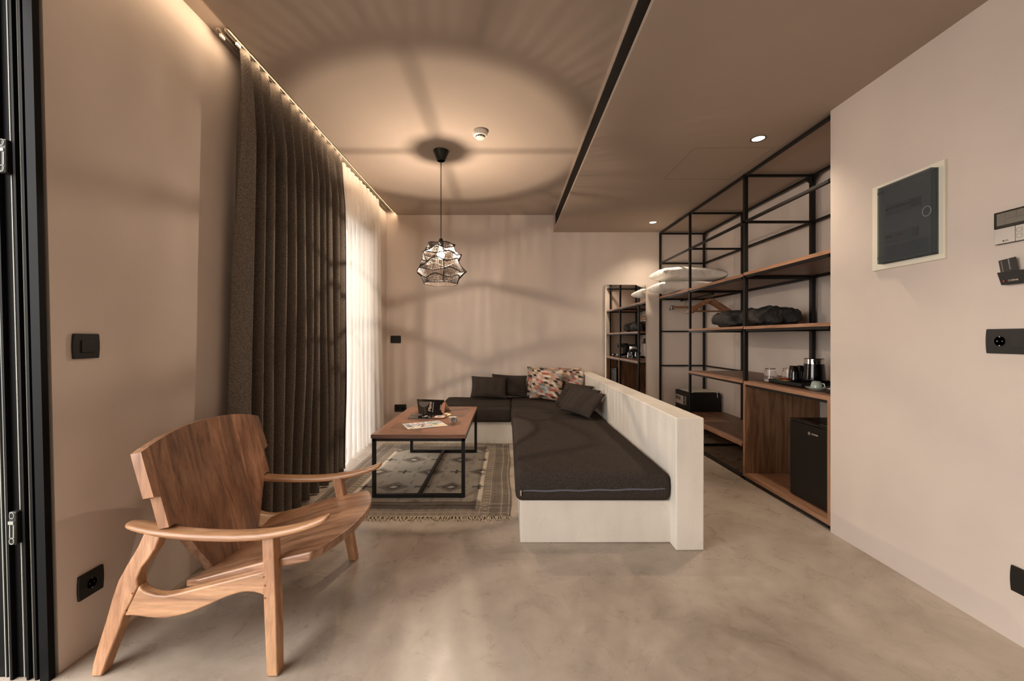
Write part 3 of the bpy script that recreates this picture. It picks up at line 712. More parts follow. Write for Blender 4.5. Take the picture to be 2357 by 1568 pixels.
bs.build('backrest', M_back, ac, bevel=.004, segs=2)
# seat slab
def sz(x): return np.interp(x, [-1.22, -1.173, -.885, -.702, -.615], [.248, .262, .345, .383, .396])
def spt(u_, v_, lower):
    v2 = v_*2-1; xe = -.618-.086*abs(v2)**2.4; x = -1.18+(xe+1.18)*u_
    wv = np.interp(x, [-1.18, -1.12, -.885, -.702, -.6], [.262, .284, .300, .296, .292])
    z_ = sz(x)-np.interp(x, [-1.18, -.62], [.030, .004])*(1-v2*v2)
    if lower: z_ -= np.interp(x, [-1.18, -.7], [.026, .034]); x -= .004 if u_ > .99 else 0
    return (x, CY+v2*wv, z_)
ss = MB(); nu, nv = 30, 24
for lw in (0, 1): ss.grid(nu, nv, lambda a, b: spt(a, b, lw))
off = (nu+1)*(nv+1); fs = []
for i in range(nu):
    for j in (0, nv): a0, a1 = i*(nv+1)+j, (i+1)*(nv+1)+j; fs.append((a0, a1, a1+off, a0+off))
for j in range(nv):
    for i in (0, nu): a0 = i*(nv+1)+j; fs.append((a0, a0+1, a0+1+off, a0+off))
ss.f += fs; ss.m += [0]*len(fs)
ss.build('seat', M_seat, ac, bevel=.006, segs=3)
# ------------------------------------------------------------------ curtains
crest = [2.245, 2.33, 2.42, 2.53, 2.64, 2.76, 2.865, 2.97, 3.09, 3.20, 3.31, 3.42, 3.50]
def curtain(name, mat, crest, y0, xt, xb, at, ab, zt, zb, label, flare=(0, 0), seed=0, nz_=60, per=16, lead=True, solid=.004, sharp=1.0):
    nf = len(crest)-1; nu = nf*per
    def fn(a, b):
        zf = b            # 0 top, 1 bottom
        t = a*nf; i = min(int(t), nf-1); fr_ = t-i
        y = crest[i]+(crest[i+1]-crest[i])*fr_
        r1 = .75+.5*hsh(i+seed, 1); fold = math.cos(2*PI*fr_)
        fold = math.copysign(abs(fold)**(.75), fold)
        A_ = (at+(ab-at)*min(1, zf*6)**.7)*r1
        lean = .35*(crest[i+1]-crest[i])*math.sin(2*PI*fr_)*min(1, zf*4)
        xx = xt+(xb-xt)*zf**.7+A_*fold
        e = 1-a; yy = y-lean+flare[0]*e**2*zf**1.5+flare[1]*a**2*zf**1.5
        n_ = noise.noise(Vector((y*3+seed, zf*1.6, 0)))
        yy += n_*.05*zf; xx += noise.noise(Vector((y*4+seed, zf*2.5, 4)))*.022*zf
        pl = noise.noise(Vector((y*22+seed, zf*1.5, 2)))*.006*(1-zf)**2
        xx += pl
        xx = max(LX+.012, xx)
        if zf > .985: zz_ = zb+noise.noise(Vector((y*6, 1, 1)))*.004
        else: zz_ = zt+(zb-zt)*zf
        return (xx, yy, zz_)
    return fn, nu, nz_
fn, nu, nz_ = curtain('linen', M_curt, crest, 2.2, -1.460, -1.452, .022, .062, 2.731, .012, '', (-.07, .05), 3)
cm = MB().grid(nu, nz_, fn)
# broad leading panel turned towards the room's near end
def lead(a, b):
    p1 = Vector(fn(0, b)); p0 = Vector((max(LX+.012, p1.x-(.02+.06*min(1, b*2.5)+.02*b)), p1.y-.050, p1.z))
    q = p0.lerp(p1, a); q.y -= .012*math.sin(PI*a); return tuple(q)
cm.grid(8, nz_, lead)
co_ = thing('blackout_curtain', 'heavy grey-brown linen curtain gathered in deep folds behind the armchair', 'curtain', (-1.45, 2.85, 0))
cm.build('drape', M_curt, co_, smooth='all', solid=.004)
sc_ = [3.56+.105*i for i in range(11)]
fn2, nu2, nz2 = curtain('sheer', M_sheer, sc_, 3.3, -1.480, -1.478, .010, .026, 2.731, .018, '', (0, .12), 9, 40, 16)
so = MB().grid(nu2, nz2, fn2).build('sheer_curtain', M_sheer, loc=(-1.48, 4.0, 0), smooth='all')
tag(so, 'sheer white voile curtain glowing with daylight beside the coffee table', 'curtain')
cr = thing('curtain_track', 'white double curtain track in the ceiling slot above the curtains', 'curtain track', (-1.46, 3.5, CZ))
M_rail = plain('shaded_white_rail', srgb(150, 136, 120), .6)  # white rail darkened to beige, the slot's shade put into its colour
for x in (-1.492, -1.448):
    t_ = MB().box(x-.010, x+.010, 2.08, 5.09, CZ+.024, CZ+.036).box(x-.010, x-.007, 2.08, 5.09, CZ+.018, CZ+.024).box(x+.007, x+.010, 2.08, 5.09, CZ+.018, CZ+.024)
    t_.build('rail', M_rail, cr)
MB().box(-1.498, -1.488, 2.10, 2.13, CZ+.004, CZ+.022).build('end_stop', M_white, cr); MB().box(-1.455, -1.445, 2.16, 2.19, CZ+.004, CZ+.022).build('end_stop', M_white, cr)
ld = MB().box(-1.4100, -1.4065, RY+.1, 5.12, CZ+.012, CZ+.020).build('led_strip', M_led, loc=(-1.408, 1.5, CZ+.016))
MB().box(-1.424, -1.4062, RY+.1, 5.12, CZ+.021, CZ+.023).build('led_light_shield', M_rail, ld)  # unseen lip added above the strip to keep its light off the lid
tag(ld, 'warm LED light strip hidden in the ceiling slot over the curtains', 'light strip')
# ------------------------------------------------------------------ pendant
PX, PY = PEND
pl_ = thing('pendant_lamp', 'pendant lamp with dark woven open cage shade hanging over the table', 'lamp', (PX, PY, CZ))
MB().lathe([(.030, -.083), (.034, -.080), (.066, -.003), (.066, 0), (0, 0)][::-1]+[(0.0, -.083)][:0], PX, PY, 32, CZ).build('canopy', M_blackpl, pl_, smooth=True)
MB().lathe([(.0001, -.083), (.030, -.083)], PX, PY, 32, CZ).build('canopy_cap', M_blackpl, pl_)
MB().cyl((PX, PY, CZ-.082), (PX, PY, 1.98), .0035, 8).build('cord', M_blackpl, pl_, smooth=True)
MB().lathe([(.001, 1.985), (.012, 1.982), (.018, 1.965), (.019, 1.915), (.001, 1.914)], PX, PY, 20).build('socket', M_blackpl, pl_, smooth=True)
MB().lathe([(.013, 1.914), (.014, 1.895), (.028, 1.870), (.033, 1.848), (.028, 1.824), (.012, 1.808), (.0005, 1.806)], PX, PY, 20).build('bulb', M_bulb, pl_, smooth=True)
rings = [(.112, 1.930, .006, .004), (.110, 1.893, .012, .012), (.160, 1.842, .014, .010), (.148, 1.788, .010, .018), (.202, 1.700, .012, .014), (.157, 1.655, .010, .014), (.138, 1.603, .0, .003)]
def ringp(k, t):
    R, zc, ar, az = rings[k]; ph = (k % 2)*PI+.6; lob = 5
    w_ = math.asin(math.sin(lob*t+ph))/(PI/2)
    return (PX+(R+ar*w_)*math.cos(t), PY+(R+ar*w_)*math.sin(t), zc+az*w_)
sh = MB(); st_ = MB()
for k in range(len(rings)):
    sh.tube([ringp(k, 2*PI*i/80) for i in range(80)], .0042, 6, closed=True)
ns_ = 92
for k in range(len(rings)-1):
    for i in range(ns_):
        t = 2*PI*i/ns_; jt = random.uniform(-.012, .012)
        st_.tube([ringp(k, t), ringp(k+1, t+jt)], .0026, 4)
for t in (0, PI/2, PI, 3*PI/2):
    sh.tube([ringp(k, t+.3) for k in range(len(rings))], .0022, 5)
    sh.tube([(PX+.015*math.cos(t), PY+.015*math.sin(t), 1.925), ringp(0, t)], .002, 5)
shd = sh.build('shade_frame', M_rattan, pl_, smooth=True)
st_.build('shade_weave', M_rattan, pl_, smooth=True)
# smoke detector
sd = thing('smoke_detector', 'round white smoke detector on the ceiling near the pendant lamp', 'smoke detector', (-.207, 3.062, CZ))
MB().lathe([(.0005, 0), (.056, 0), (.057, -.018), (.050, -.034), (.036, -.040), (.036, -.048), (.030, -.054), (.0005, -.056)], -.207, 3.062, 40, CZ).build('housing', M_white, sd, smooth=True)
gm = MB()
for i in range(12):
    t0 = 2*PI*i/12+.06; t1 = t0+2*PI/12-.12
    la = [(-.207+.0368*math.cos(t0+(t1-t0)*k/4), 3.062+.0368*math.sin(t0+(t1-t0)*k/4), CZ-.040) for k in range(5)]
    lb = [(x, y, CZ-.048) for x, y, _ in la]; gm.add(la+lb, [(k, k+1, k+6, k+5) for k in range(4)])
gm.build('slots', M_black, sd)
# downlights
dl = thing('recessed_downlight', 'round recessed downlight nearer the camera, beside the ceiling hatch', 'ceiling light', (1.692, 2.725, SZ), 'recessed ceiling downlights')
MB().lathe([(.046, -.001), (.047, -.003), (.040, -.003), (.039, -.0005)], 1.692, 2.725, 36, SZ).build('trim_ring', M_black, dl, smooth=True)
MB().lathe([(.0005, -.0012), (.0385, -.0012)], 1.692, 2.725, 36, SZ).build('lens', M_lamp, dl)
d2 = copy_tree(dl); d2.location = (1.692, 4.70, SZ); d2['label'] = 'round recessed downlight farthest away, close to the back wall'
# linear grille
ag = thing('linear_air_grille', 'long black slatted air grille in the side of the lowered ceiling', 'air vent', (SX, 2, gz0))
MB().box(SX+.03, SX+.045, -.99, gy1-.001, gz0+.001, gz1-.001).build('backing', M_black, ag)
gb = MB(); nsl = 13
for i in range(nsl):
    zc = gz0+.006+(gz1-gz0-.012)*i/(nsl-1); gb.box(SX+.002, SX+.014, -.99, gy1-.001, zc-.0016, zc+.0016)
for y in np.arange(-.8, 4.9, .28): gb.box(SX+.015, SX+.028, y, y+.006, gz0+.001, gz1-.001)
gb.build('slats', ceiling_grille_mat(), ag)
# ------------------------------------------------------------------ wall plates
def plate(wall, ctr, w_, h_, kind, label, cat, group=None, shift=0):
    n = {'L': Vector((1, 0, 0)), 'R': Vector((-1, 0, 0)), 'B': Vector((0, -1, 0))}[wall]
    up = Vector((0, 0, 1)); rt = up.cross(n)      # right-hand direction seen from the room
    o = thing('wall_switch' if kind == 'switch' else 'wall_socket', label, cat, ctr, group); c0 = Vector(ctr)
    M = frame(c0, rt, up, n)
    pb = MB(); segs_ = 12; la = []
    outl = []
    for i in range(segs_+1):
        v_ = -1+2*i/segs_; outl.append((w_/2-.003*v_*v_, v_*h_/2))
    for i in range(segs_+1):
        v_ = 1-2*i/segs_; outl.append((-w_/2+.003*v_*v_, v_*h_/2))
    pb.prism([(x, y, .0005) for x, y in outl], [(x, y, .009) for x, y in outl]).xf(M).build('plate', M_blackpl, o, bevel=.002)
    if kind == 'switch':
        MB().box(-.0225+shift, .0225+shift, -.0225, .0225, .0095, .0125).xf(M).build('rocker', M_blackpl, o, bevel=.0015)
    elif kind == 'triple':
        for k in (-1, 0, 1): MB().box(-.011+k*.0225, .011+k*.0225, -.0225, .0225, .0095, .0115).xf(M).build('rocker', M_blackpl, o, bevel=.001)
    else:
        xs_ = {'single': (0,), 'socket_left': (-w_/2+.048,), 'dual': (-.03, .03)}[kind]
        for x in xs_:
            MB().tube([(x+.0195*math.cos(t), .0195*math.sin(t), .0095) for t in [2*PI*i/28 for i in range(28)]], .0012, 6, closed=True).xf(M).build('socket_rim', M_blackpl, o, smooth=True)
            MB().lathe([(.0005, .0093), (.0188, .0093)], x, 0, 24).xf(M).build('well', M_gloss, o)
            MB().box(x-.002, x+.002, .0155, .0185, .0094, .0112).box(x-.002, x+.002, -.0185, -.0155, .0094, .0112).box(x-.0095, x-.0065, -.0015, .0015, .0094, .010).box(x+.0065, x+.0095, -.0015, .0015, .0094, .010).xf(M).build('contacts', M_steel, o)
        if kind == 'socket_left':
            for k in range(3): MB().box(-.018+k*.0455, .026+k*.0455, -.0225, .0225, .0095, .0108).xf(M).build('blank', M_blackpl, o, bevel=.001)
    return o
plate('L', (LX, 1.469, 1.120), .094, .090, 'switch', 'black square light switch on the left wall by the door', 'light switch', shift=.002)
plate('L', (LX, 1.486, .250), .092, .089, 'single', 'black square socket low on the left wall behind the armchair', 'socket')
plate('B', (-1.42, BY, 1.131), .132, .094, 'triple', 'black triple switch on the back wall beside the sheer curtain', 'light switch')
plate('B', (-1.360, BY, .257), .152, .094, 'dual', 'black double socket low on the back wall, behind the coffee table', 'socket')
plate('R', (RX, 1.512, 1.137), .200, .096, 'socket_left', 'black wide socket and switch plate on the right wall, mid-height', 'socket')
plate('R', (RX, 1.470, .243), .128, .096, 'single', 'black socket plate low on the right wall near the floor', 'socket')
# breaker panel
bp = thing('breaker_panel', 'electrical breaker panel with white frame and smoked door on the right wall', 'fuse box', (RX, 1.934, 1.49))
MB().box(RX-.012, RX, 1.760, 2.108, 1.497, 1.930).build('frame', plain('warm_white_plastic', srgb(228, 220, 200), .45), bp, bevel=.002)
dy0, dy1, dz0, dz1 = 1.783, 2.042, 1.522, 1.903
MB().box(RX-.020, RX-.012, dy0+.006, dy1-.006, dz0+.006, dz1-.006).build('inner_plate', plain('grey_liner', srgb(150, 156, 160), .5), bp)
M_brk = plain('breaker_grey', srgb(120, 122, 124), .5)
for zc, ya, yb in ((1.785, 1.85, 2.02), (1.648, 1.862, 2.02)):
    bk_ = MB().box(RX-.026, RX-.020, ya, yb, zc-.028, zc+.020).build('breaker_row', M_brk, bp)
    for k in range(7):
        if zc < 1.7 and k in (2, 5, 6): continue
        y = 2.014-k*.0175; MB().box(RX-.034, RX-.026, y-.012, y-.003, zc-.004, zc+.006).build('toggle', M_black, bk_)
MB().box(RX-.034, RX-.026, 1.948, 1.958, 1.644, 1.656).build('red_toggle', M_red, bp)
MB().box(RX-.027, RX-.020, 1.852, 1.895, 1.762, 1.80).build('blanking_plate', M_black, bp); MB().box(RX-.027, RX-.020, 1.864, 1.884, 1.625, 1.665).build('blanking_plate', M_black, bp)
dd = MB().box(RX-.046, RX-.040, dy0, dy1, dz0, dz1).box(RX-.040, RX-.012, dy0, dy0+.004, dz0, dz1).box(RX-.040, RX-.012, dy1-.004, dy1, dz0, dz1).box(RX-.040, RX-.012, dy0, dy1, dz0, dz0+.004).box(RX-.040, RX-.012, dy0, dy1, dz1-.004, dz1)
dor = dd.build('door', M_smoke, bp)
rib = MB()
for i in range(8): rib.box(RX-.0475, RX-.046, dy0+.012, dy1-.045, dz0+.016+i*.0085, dz0+.018+i*.0085)
rib.build('ribs', M_smoke, dor)
MB().tube([(RX-.047, 1.800+.018*math.cos(t), 1.715+.022*math.sin(t)) for t in [2*PI*i/24 for i in range(24)]], .0018, 6, closed=True).lathe([(.0005, 0), (.012, 0)], 0, 0, 4).build('latch', M_blackpl, dor) if False else MB().tube([(RX-.047, 1.800+.018*math.cos(t), 1.715+.022*math.sin(t)) for t in [2*PI*i/24 for i in range(24)]], .0018, 6, closed=True).build('latch', plain('latch_grey', srgb(110, 118, 124), .4), dor)
for z_ in (1.875, 1.55): MB().box(RX-.048, RX-.046, dy1-.030, dy1-.002, z_-.006, z_+.006).build('hinge', M_smoke, dor)
# thermostat / air-con controller
tc = thing('thermostat', 'air-conditioning wall controller with dark display over a grey panel', 'thermostat', (RX, 1.515, 1.51))
ty1_, ty0_ = 1.576, 1.452
MB().box(RX-.015, RX, ty0_, ty1_, 1.511, 1.635).build('body', M_blackpl, tc, bevel=.002)
MB().box(RX-.018, RX-.015, ty0_, ty1_, 1.571, 1.635).build('display_bezel', M_gloss, tc, bevel=.001)
MB().box(RX-.0188, RX-.018, ty0_+.008, ty1_-.010, 1.582, 1.628).build('screen', plain('lcd_grey', srgb(104, 98, 88), .25), tc)
MB().box(RX-.0192, RX-.0188, ty0_+.012, ty1_-.036, 1.602, 1.6026).box(RX-.0192, RX-.0188, ty1_-.0365, ty1_-.036, 1.585, 1.627).box(RX-.0192, RX-.0188, 1.505, 1.5055, 1.602, 1.627).build('screen_lines', M_dgrey, tc)
MB().box(RX-.018, RX-.015, 1.511, ty1_-.001, 1.512, 1.570).build('panel', plain('silver_panel', srgb(190, 184, 176), .4, .3), tc, bevel=.0008)
MB().box(RX-.018, RX-.015, ty0_+.001, 1.509, 1.512, 1.570).build('panel', plain('silver_panel_b', srgb(190, 184, 176), .4, .3), tc, bevel=.0008)
MR = lambda y, z_, x=RX-.0185: frame((x, y, z_), Vector((0, -1, 0)), Vector((0, 0, 1)), Vector((-1, 0, 0)))
text('LG', .0075, MR(1.5345, 1.521), 'lettering', M_dgrey, tc)
disc(MB(), Vector((RX-.0184, 1.5450, 1.521)), Vector((0, 1, 0)), Vector((0, 0, 1)), .0032).build('emblem', M_dgrey, tc)
for i in range(2):
    MB().tube([(RX-.0184, 1.497+.008*math.copysign(abs(math.cos(t))**.4, math.cos(t)), 1.552-.022*i+.007*math.copysign(abs(math.sin(t))**.4, math.sin(t))) for t in [2*PI*k/24 for k in range(24)]], .0004, 4, closed=True).build('button', M_dgrey, tc)
# card holder
ch = thing('card_holder', 'small black card pocket on the right wall under the thermostat', 'card holder', (RX, 1.50, 1.35))
hb = MB()
hb.prism([(RX, 1.557, 1.401), (RX-.030, 1.557, 1.401), (RX-.024, 1.548, 1.352), (RX, 1.548, 1.352)], [(RX, 1.455, 1.401), (RX-.030, 1.455, 1.401), (RX-.024, 1.463, 1.352), (RX, 1.463, 1.352)])
hb.build('pocket', M_blackpl, ch, bevel=.0015)
text('CUISINE', .0085, frame((RX-.0285, 1.507, 1.366), Vector((0, -1, 0)), Vector((-.12, 0, 1)).normalized(), Vector((-1, 0, -.12)).normalized(), ), 'lettering', M_pale, ch)
disc(MB(), Vector((RX-.0282, 1.536, 1.366)), Vector((0, 1, 0)), Vector((-.12, 0, 1)).normalized(), .003).build('emblem', M_red, ch)
kc = thing('key_card', 'black printed card standing in the wall card pocket', 'card', (RX-.014, 1.53, 1.39))
Mk = frame((RX-.016, 1.53, 1.413), Vector((0, -1, .12)).normalized(), Vector((-.05, .12, 1)).normalized(), Vector((-1, 0, -.05)).normalized())
MB().box(-.027, .027, -.012, .038, -.0004, .0004).xf(Mk).build('card', M_blackpl, kc, bevel=.0003)
text('DINNER & CLUB', .0055, Mk @ Matrix.Translation((.004, .016, .0006)) @ Matrix.Rotation(-PI/2, 4, 'Z'), 'lettering', M_grey, kc)
dt = MB()
for i in range(6): dt.box(-.020, -.0175, -.006+i*.007, -.003+i*.007, .0004, .0007)
dt.xf(Mk).build('stripe', M_pale, kc)
# ------------------------------------------------------------------ shelving
su = thing('shelving_unit', 'floor-to-ceiling black steel open shelving with walnut boards along the right wall', 'shelving', (2.2, 3.7, 0))
FX, KX = 1.925, 2.500; YP = [5.118, 4.283, 3.291, 2.415]; T = .022
st = MB()
top = SZ-.012
for i, y in enumerate(YP):
    ft = T if i != 2 else .028
    fx_ = FX if i < 3 else FX+.055
    st.box(fx_, fx_+ft, y-ft/2, y+ft/2, .002, top)
    kt = .022 if i != 2 else .032
    st.box(KX-kt, KX, y-kt/2, y+kt/2, .002, top)
    for z_ in (top-T, 2.095-T/2, .008):
        st.box(FX, KX, y-T/2+.002, y+T/2-.002, z_, z_+T*.9)
for z_ in (top-T, 2.095-T/2, .008):
    st.box(FX, FX+T, YP[3], YP[0], z_, z_+T*.9)
    if z_ > 1: st.box(KX-T, KX, YP[3], YP[0], z_, z_+T*.9)
    else: st.box(KX-T, KX, YP[3], YP[0], z_, z_+T*.9)
for z_ in (1.233, .80): st.box(FX, KX, YP[0]-.009, YP[0]+.009, z_-.010, z_+.008)
for z_ in (.80,): st.box(KX-T, KX, YP[1], YP[0], z_-.010, z_+.006)
st.build('frame', M_black, su, bevel=.001)
def board(y0, y1, zt, th=.024, under=True, x0=FX-.006):
    b = MB(); b.box(x0+.002, KX+.02, y0, y1, zt-th, zt); o = b.build('shelf_board', M_shelf, su, bevel=.0008)
    MB().box(x0, x0+.002, y0, y1, zt-th, zt).build('edge_band', M_edge, o)
    if under:
        f_ = MB(); t = .018
        f_.box(FX, FX+t, y0, y1, zt-th-t, zt-th-.0005); f_.box(KX-t, KX, y0, y1, zt-th-t, zt-th-.0005)
        f_.box(FX, KX, y0, y0+t, zt-th-t, zt-th-.0005); f_.box(FX, KX, y1-t, y1, zt-th-t, zt-th-.0005)
        f_.build('shelf_support', M_black, su)
for (ya, yb, dz) in ((4.290, 5.105, -.003), (3.300, 4.278, 0), (2.400, 3.284, .006)): board(ya, yb, 1.673+dz)
board(3.300, 4.278, 1.245, .020); board(2.400, 3.284, 1.243, .022)
board(3.300, 4.278, .803, .022); board(2.400, 3.284, .801, .026)
board(4.290, 5.105, .285, .022, False); board(3.310, 4.278, .285, .022, False)
# cabinet housing of the fridge
MB().box(FX-.006, 2.515, 3.262, 3.286, .035, .775).build('side_panel', M_panel, su, bevel=.0008)
MB().box(FX-.004, 2.515, 2.400, 2.424, .035, .775).build('side_panel', M_panel, su, bevel=.0008)
MB().box(FX-.006, 2.515, 2.424, 3.262, .030, .056).build('base_board', M_edge, su, bevel=.0008)
M_eu = wood('edge_upright', srgb(134, 96, 70), srgb(160, 118, 90), srgb(174, 132, 104), 'Z')
MB().box(FX-.0085, FX-.006, 3.262, 3.286, .03, .775).build('edge_band', M_eu, su); MB().box(FX-.0065, FX-.004, 2.400, 2.424, .03, .775).build('edge_band', M_eu, su)
gs = MB()
for y in (YP[0], YP[2]):
    for sgn in (1, -1):
        if y == YP[0] and sgn == 1: continue
        MB().prism([(KX-.020, y+sgn*.012, top-.015), (KX-.020, y+sgn*.075, top-.015), (KX-.020, y+sgn*.012, top-.085)], [(KX-.012, y+sgn*.012, top-.015), (KX-.012, y+sgn*.075, top-.015), (KX-.012, y+sgn*.012, top-.085)]).build('corner_gusset', M_black, su)
hr = MB().cyl((2.19, YP[0]-.03, 1.618), (2.19, YP[1]+.02, 1.618), .009, 10)
hr.box(2.181, 2.199, YP[0]-.04, YP[0]-.022, 1.618, 1.66); hr.box(2.181, 2.199, YP[1]+.012, YP[1]+.03, 1.618, 1.66)
hr.build('hanging_rail', M_black, su, smooth=True)
# hangers
def hook(mb, x, y, z_):
    pts = [(x, y, z_-.062), (x, y, z_-.036)]+[(x+.017*math.sin(t), y, z_-.008+.0-.017*math.cos(t)+.0) for t in [ -0 + PI*i/9*1.45 for i in range(10)]]
    pts = [(x, y, z_-.075), (x, y, z_-.045), (x+.012, y, z_-.030), (x+.019, y, z_-.008), (x+.014, y, z_+.008), (x, y, z_+.0135), (x-.013, y, z_+.008), (x-.017, y, z_-.004)]
    mb.tube(pts, .0034, 8)
def hanger(y, label, dx=0, rz=0):
    zr = 1.618; x = 2.19
    o = thing('wooden_hanger', label, 'clothes hanger', (x, y, zr), 'wooden shirt hangers on the rail')
    R = Matrix.Translation((x, y, zr)) @ Matrix.Rotation(rz, 4, 'Z') @ Matrix.Translation((-x, -y, -zr))
    m_ = MB(); hook(m_, x, y, zr); m_.xf(R).build('hook', M_chrome, o, smooth=True)
    a_ = MB(); pts = []; rr_ = []
    for i in range(25):
        t = -1+2*i/24; pts.append((x+.225*t, y, zr-.070-.012*t*t-.120*abs(t)**1.35*.98+.012*math.exp(-(t*6)**2))); rr_.append(.012 if abs(t) < .8 else .0125+.004*math.sin(PI*(abs(t)-.8)/.2))
    rr_[0] = rr_[-1] = .006
    a_.tube(pts, rr_, 10, up=(0, 0, 1), flat=1.35); a_.xf(R).build('shoulder', M_hang, o, smooth='all')
    b_ = MB().tube([(x-.190, y, zr-.178), (x+.190, y, zr-.178)], .0055, 10); b_.xf(R).build('trouser_bar', M_hang, o, smooth=True)
hanger(4.335, 'nearest of the three curved wooden clothes hangers', 0, .04); hanger(4.395, 'middle one of the three curved wooden clothes hangers', 0, -.05); hanger(4.455, 'farthest back of the three curved wooden clothes hangers', 0, .08)
cl = thing('clip_hanger', 'straight wooden trouser hanger with two metal clips, farthest along the rail', 'clothes hanger', (2.19, 4.98, 1.618))
m_ = MB(); hook(m_, 2.19, 4.98, 1.618); m_.build('hook', M_chrome, cl, smooth=True)
MB().box(2.055, 2.325, 4.970, 4.990, 1.515, 1.543).build('bar', M_hang, cl, bevel=.004)
for x in (2.035, 2.345): MB().box(x-.022, x+.022, 4.960, 5.000, 1.495, 1.548).box(x-.03, x-.014, 4.955, 5.005, 1.485, 1.515).build('clip', M_chrome, cl, bevel=.003)
# bed pillows on the top board
pillow('bed_pillow', .75, .42, .175, M_linen, Matrix.Translation((2.14, 4.83, 1.896)) @ Matrix.Rotation(.03, 4, 'Y') @ Matrix.Rotation(.05, 4, 'Z'), 'plump white pillow resting on top of another on the high shelf', 'pillow', 'white bed pillows', 21, n=44, wr=.0022, pw=.27)
pillow('bed_pillow', .73, .42, .15, M_linen, Matrix.Translation((2.09, 4.80, 1.748)) @ Matrix.Rotation(.0, 4, 'Y'), 'lower white pillow lying directly on the high shelf board', 'pillow', 'white bed pillows', 33, n=44, wr=.0022, pw=.27)
# robes
def robe(cx_, cy_, z0, sx, sy, sz_, seed, label, belt=True, rz=0):
    o = thing('folded_bathrobe', label, 'bathrobe', (cx_, cy_, z0), 'dark terry bathrobes')
    R = Matrix.Translation((cx_, cy_, z0)) @ Matrix.Rotation(rz, 4, 'Z')
    b = MB(); nu, nv = 54, 34
    def shape(u_, ang, g=0):
        u2 = u_*2-1; e = max(0, 1-abs(u2)**3.4)**.5
        cy2, cz2 = math.cos(ang), math.sin(ang)
        fold = .010*math.sin(ang*7+u2*2+seed)+.008*math.sin(u2*22+ang*2+seed)*abs(math.cos(ang/2))
        nn = noise.noise(Vector((u2*3+seed, cy2*2, cz2*2)))*.030
        r_ = 1+ (fold+nn)/.12
        y_ = math.copysign(abs(cy2)**.75, cy2)*sy/2*e*r_; z_ = (math.copysign(abs(cz2)**.75, cz2)*sz_/2*r_*e)
        return Vector((u2*sx/2, y_, max(.002, z_+sz_/2*.98)))+Vector((0, 0, 0))
    b.loft([[tuple(R @ shape(.004+.992*i/nu, 2*PI*j/nv)) for j in range(nv)] for i in range(nu+1)])
    b.build('terry_bundle', M_robe, o, smooth='all')
    if belt:
        for uc in (.40, .47):
            bl = MB(); loops = []
            for k in range(2):
                pass
            bl.loft([[tuple(R @ (shape(uc+du, 2*PI*j/nv)+Vector((0, .004*math.cos(2*PI*j/nv), .005 if math.sin(2*PI*j/nv) > -.5 else 0)))) for j in range(nv)] for du in (-.028, -.02, .02, .028)], caps=False)
            bl.build('belt', M_robe, o, smooth='all', solid=.004)
robe(2.215, 3.82, 1.2455, .50, .40, .165, 2, 'folded dark grey bathrobe behind the belted one, under the hangers', False, -.03)
robe(2.20, 3.385, 1.2455, .46, .30, .160, 8, 'folded dark grey bathrobe tied with its belt, nearer the camera', True)
# safe
sf = thing('safe_box', 'black electronic hotel safe on the lower shelf', 'safe', (2.3, 4.91, .286))
MB().box(2.12, 2.483, 4.716, 5.10, .286, .506).build('body', plain('safe_black', srgb(16, 15, 14), .5), sf, bevel=.003)
MB().box(2.113, 2.12, 4.735, 5.082, .302, .492).build('door', plain('safe_door', srgb(22, 20, 18), .45), sf, bevel=.002)
MB().box(2.098, 2.113, 4.835, 5.040, .350, .455).build('keypad', plain('keypad_silver', srgb(184, 172, 160), .4, .2), sf, bevel=.005)
MB().box(2.0965, 2.098, 4.975, 5.022, .400, .442).build('display', M_gloss, sf)
kb = MB()
for i in range(4):
    for j in range(3): kb.box(2.096, 2.098, 4.900+j*.019, 4.914+j*.019, .398+i*.0115, .4065+i*.0115)
kb.build('keys', M_dgrey, sf)
kb = MB()
for zc in (.36, .41, .455): kb.box(2.092, 2.113, 4.755, 4.80, zc-.004, zc+.004)
kb.box(2.100, 2.113, 4.762, 4.792, .355, .455).build('handle', M_steel, sf, bevel=.002)
lb = thing('laundry_bag', 'crumpled pale laundry bag with a drawstring lying on the safe', 'bag', (2.3, 4.88, .507))
MB().grid(24, 24, lambda a, b: (2.17+.30*a, 4.74+.30*b, .5115+.010*(noise.noise(Vector((a*5, b*5, 3)))+.4)*(1 if .05 < a < .95 and .05 < b < .95 else .2))).build('bag', plain('bag_cotton', srgb(205, 196, 182), .9), lb, smooth='all', solid=.002)
MB().box(2.155, 2.180, 4.735, 5.05, .5075, .514).build('hem', M_linen, lb, bevel=.002)
MB().tube([(2.40, 4.76, .517), (2.43, 4.73, .517), (2.445, 4.712, .512), (2.447, 4.709, .49), (2.447, 4.708, .452)], .0028, 6).build('drawstring', M_linen, lb, smooth=True)
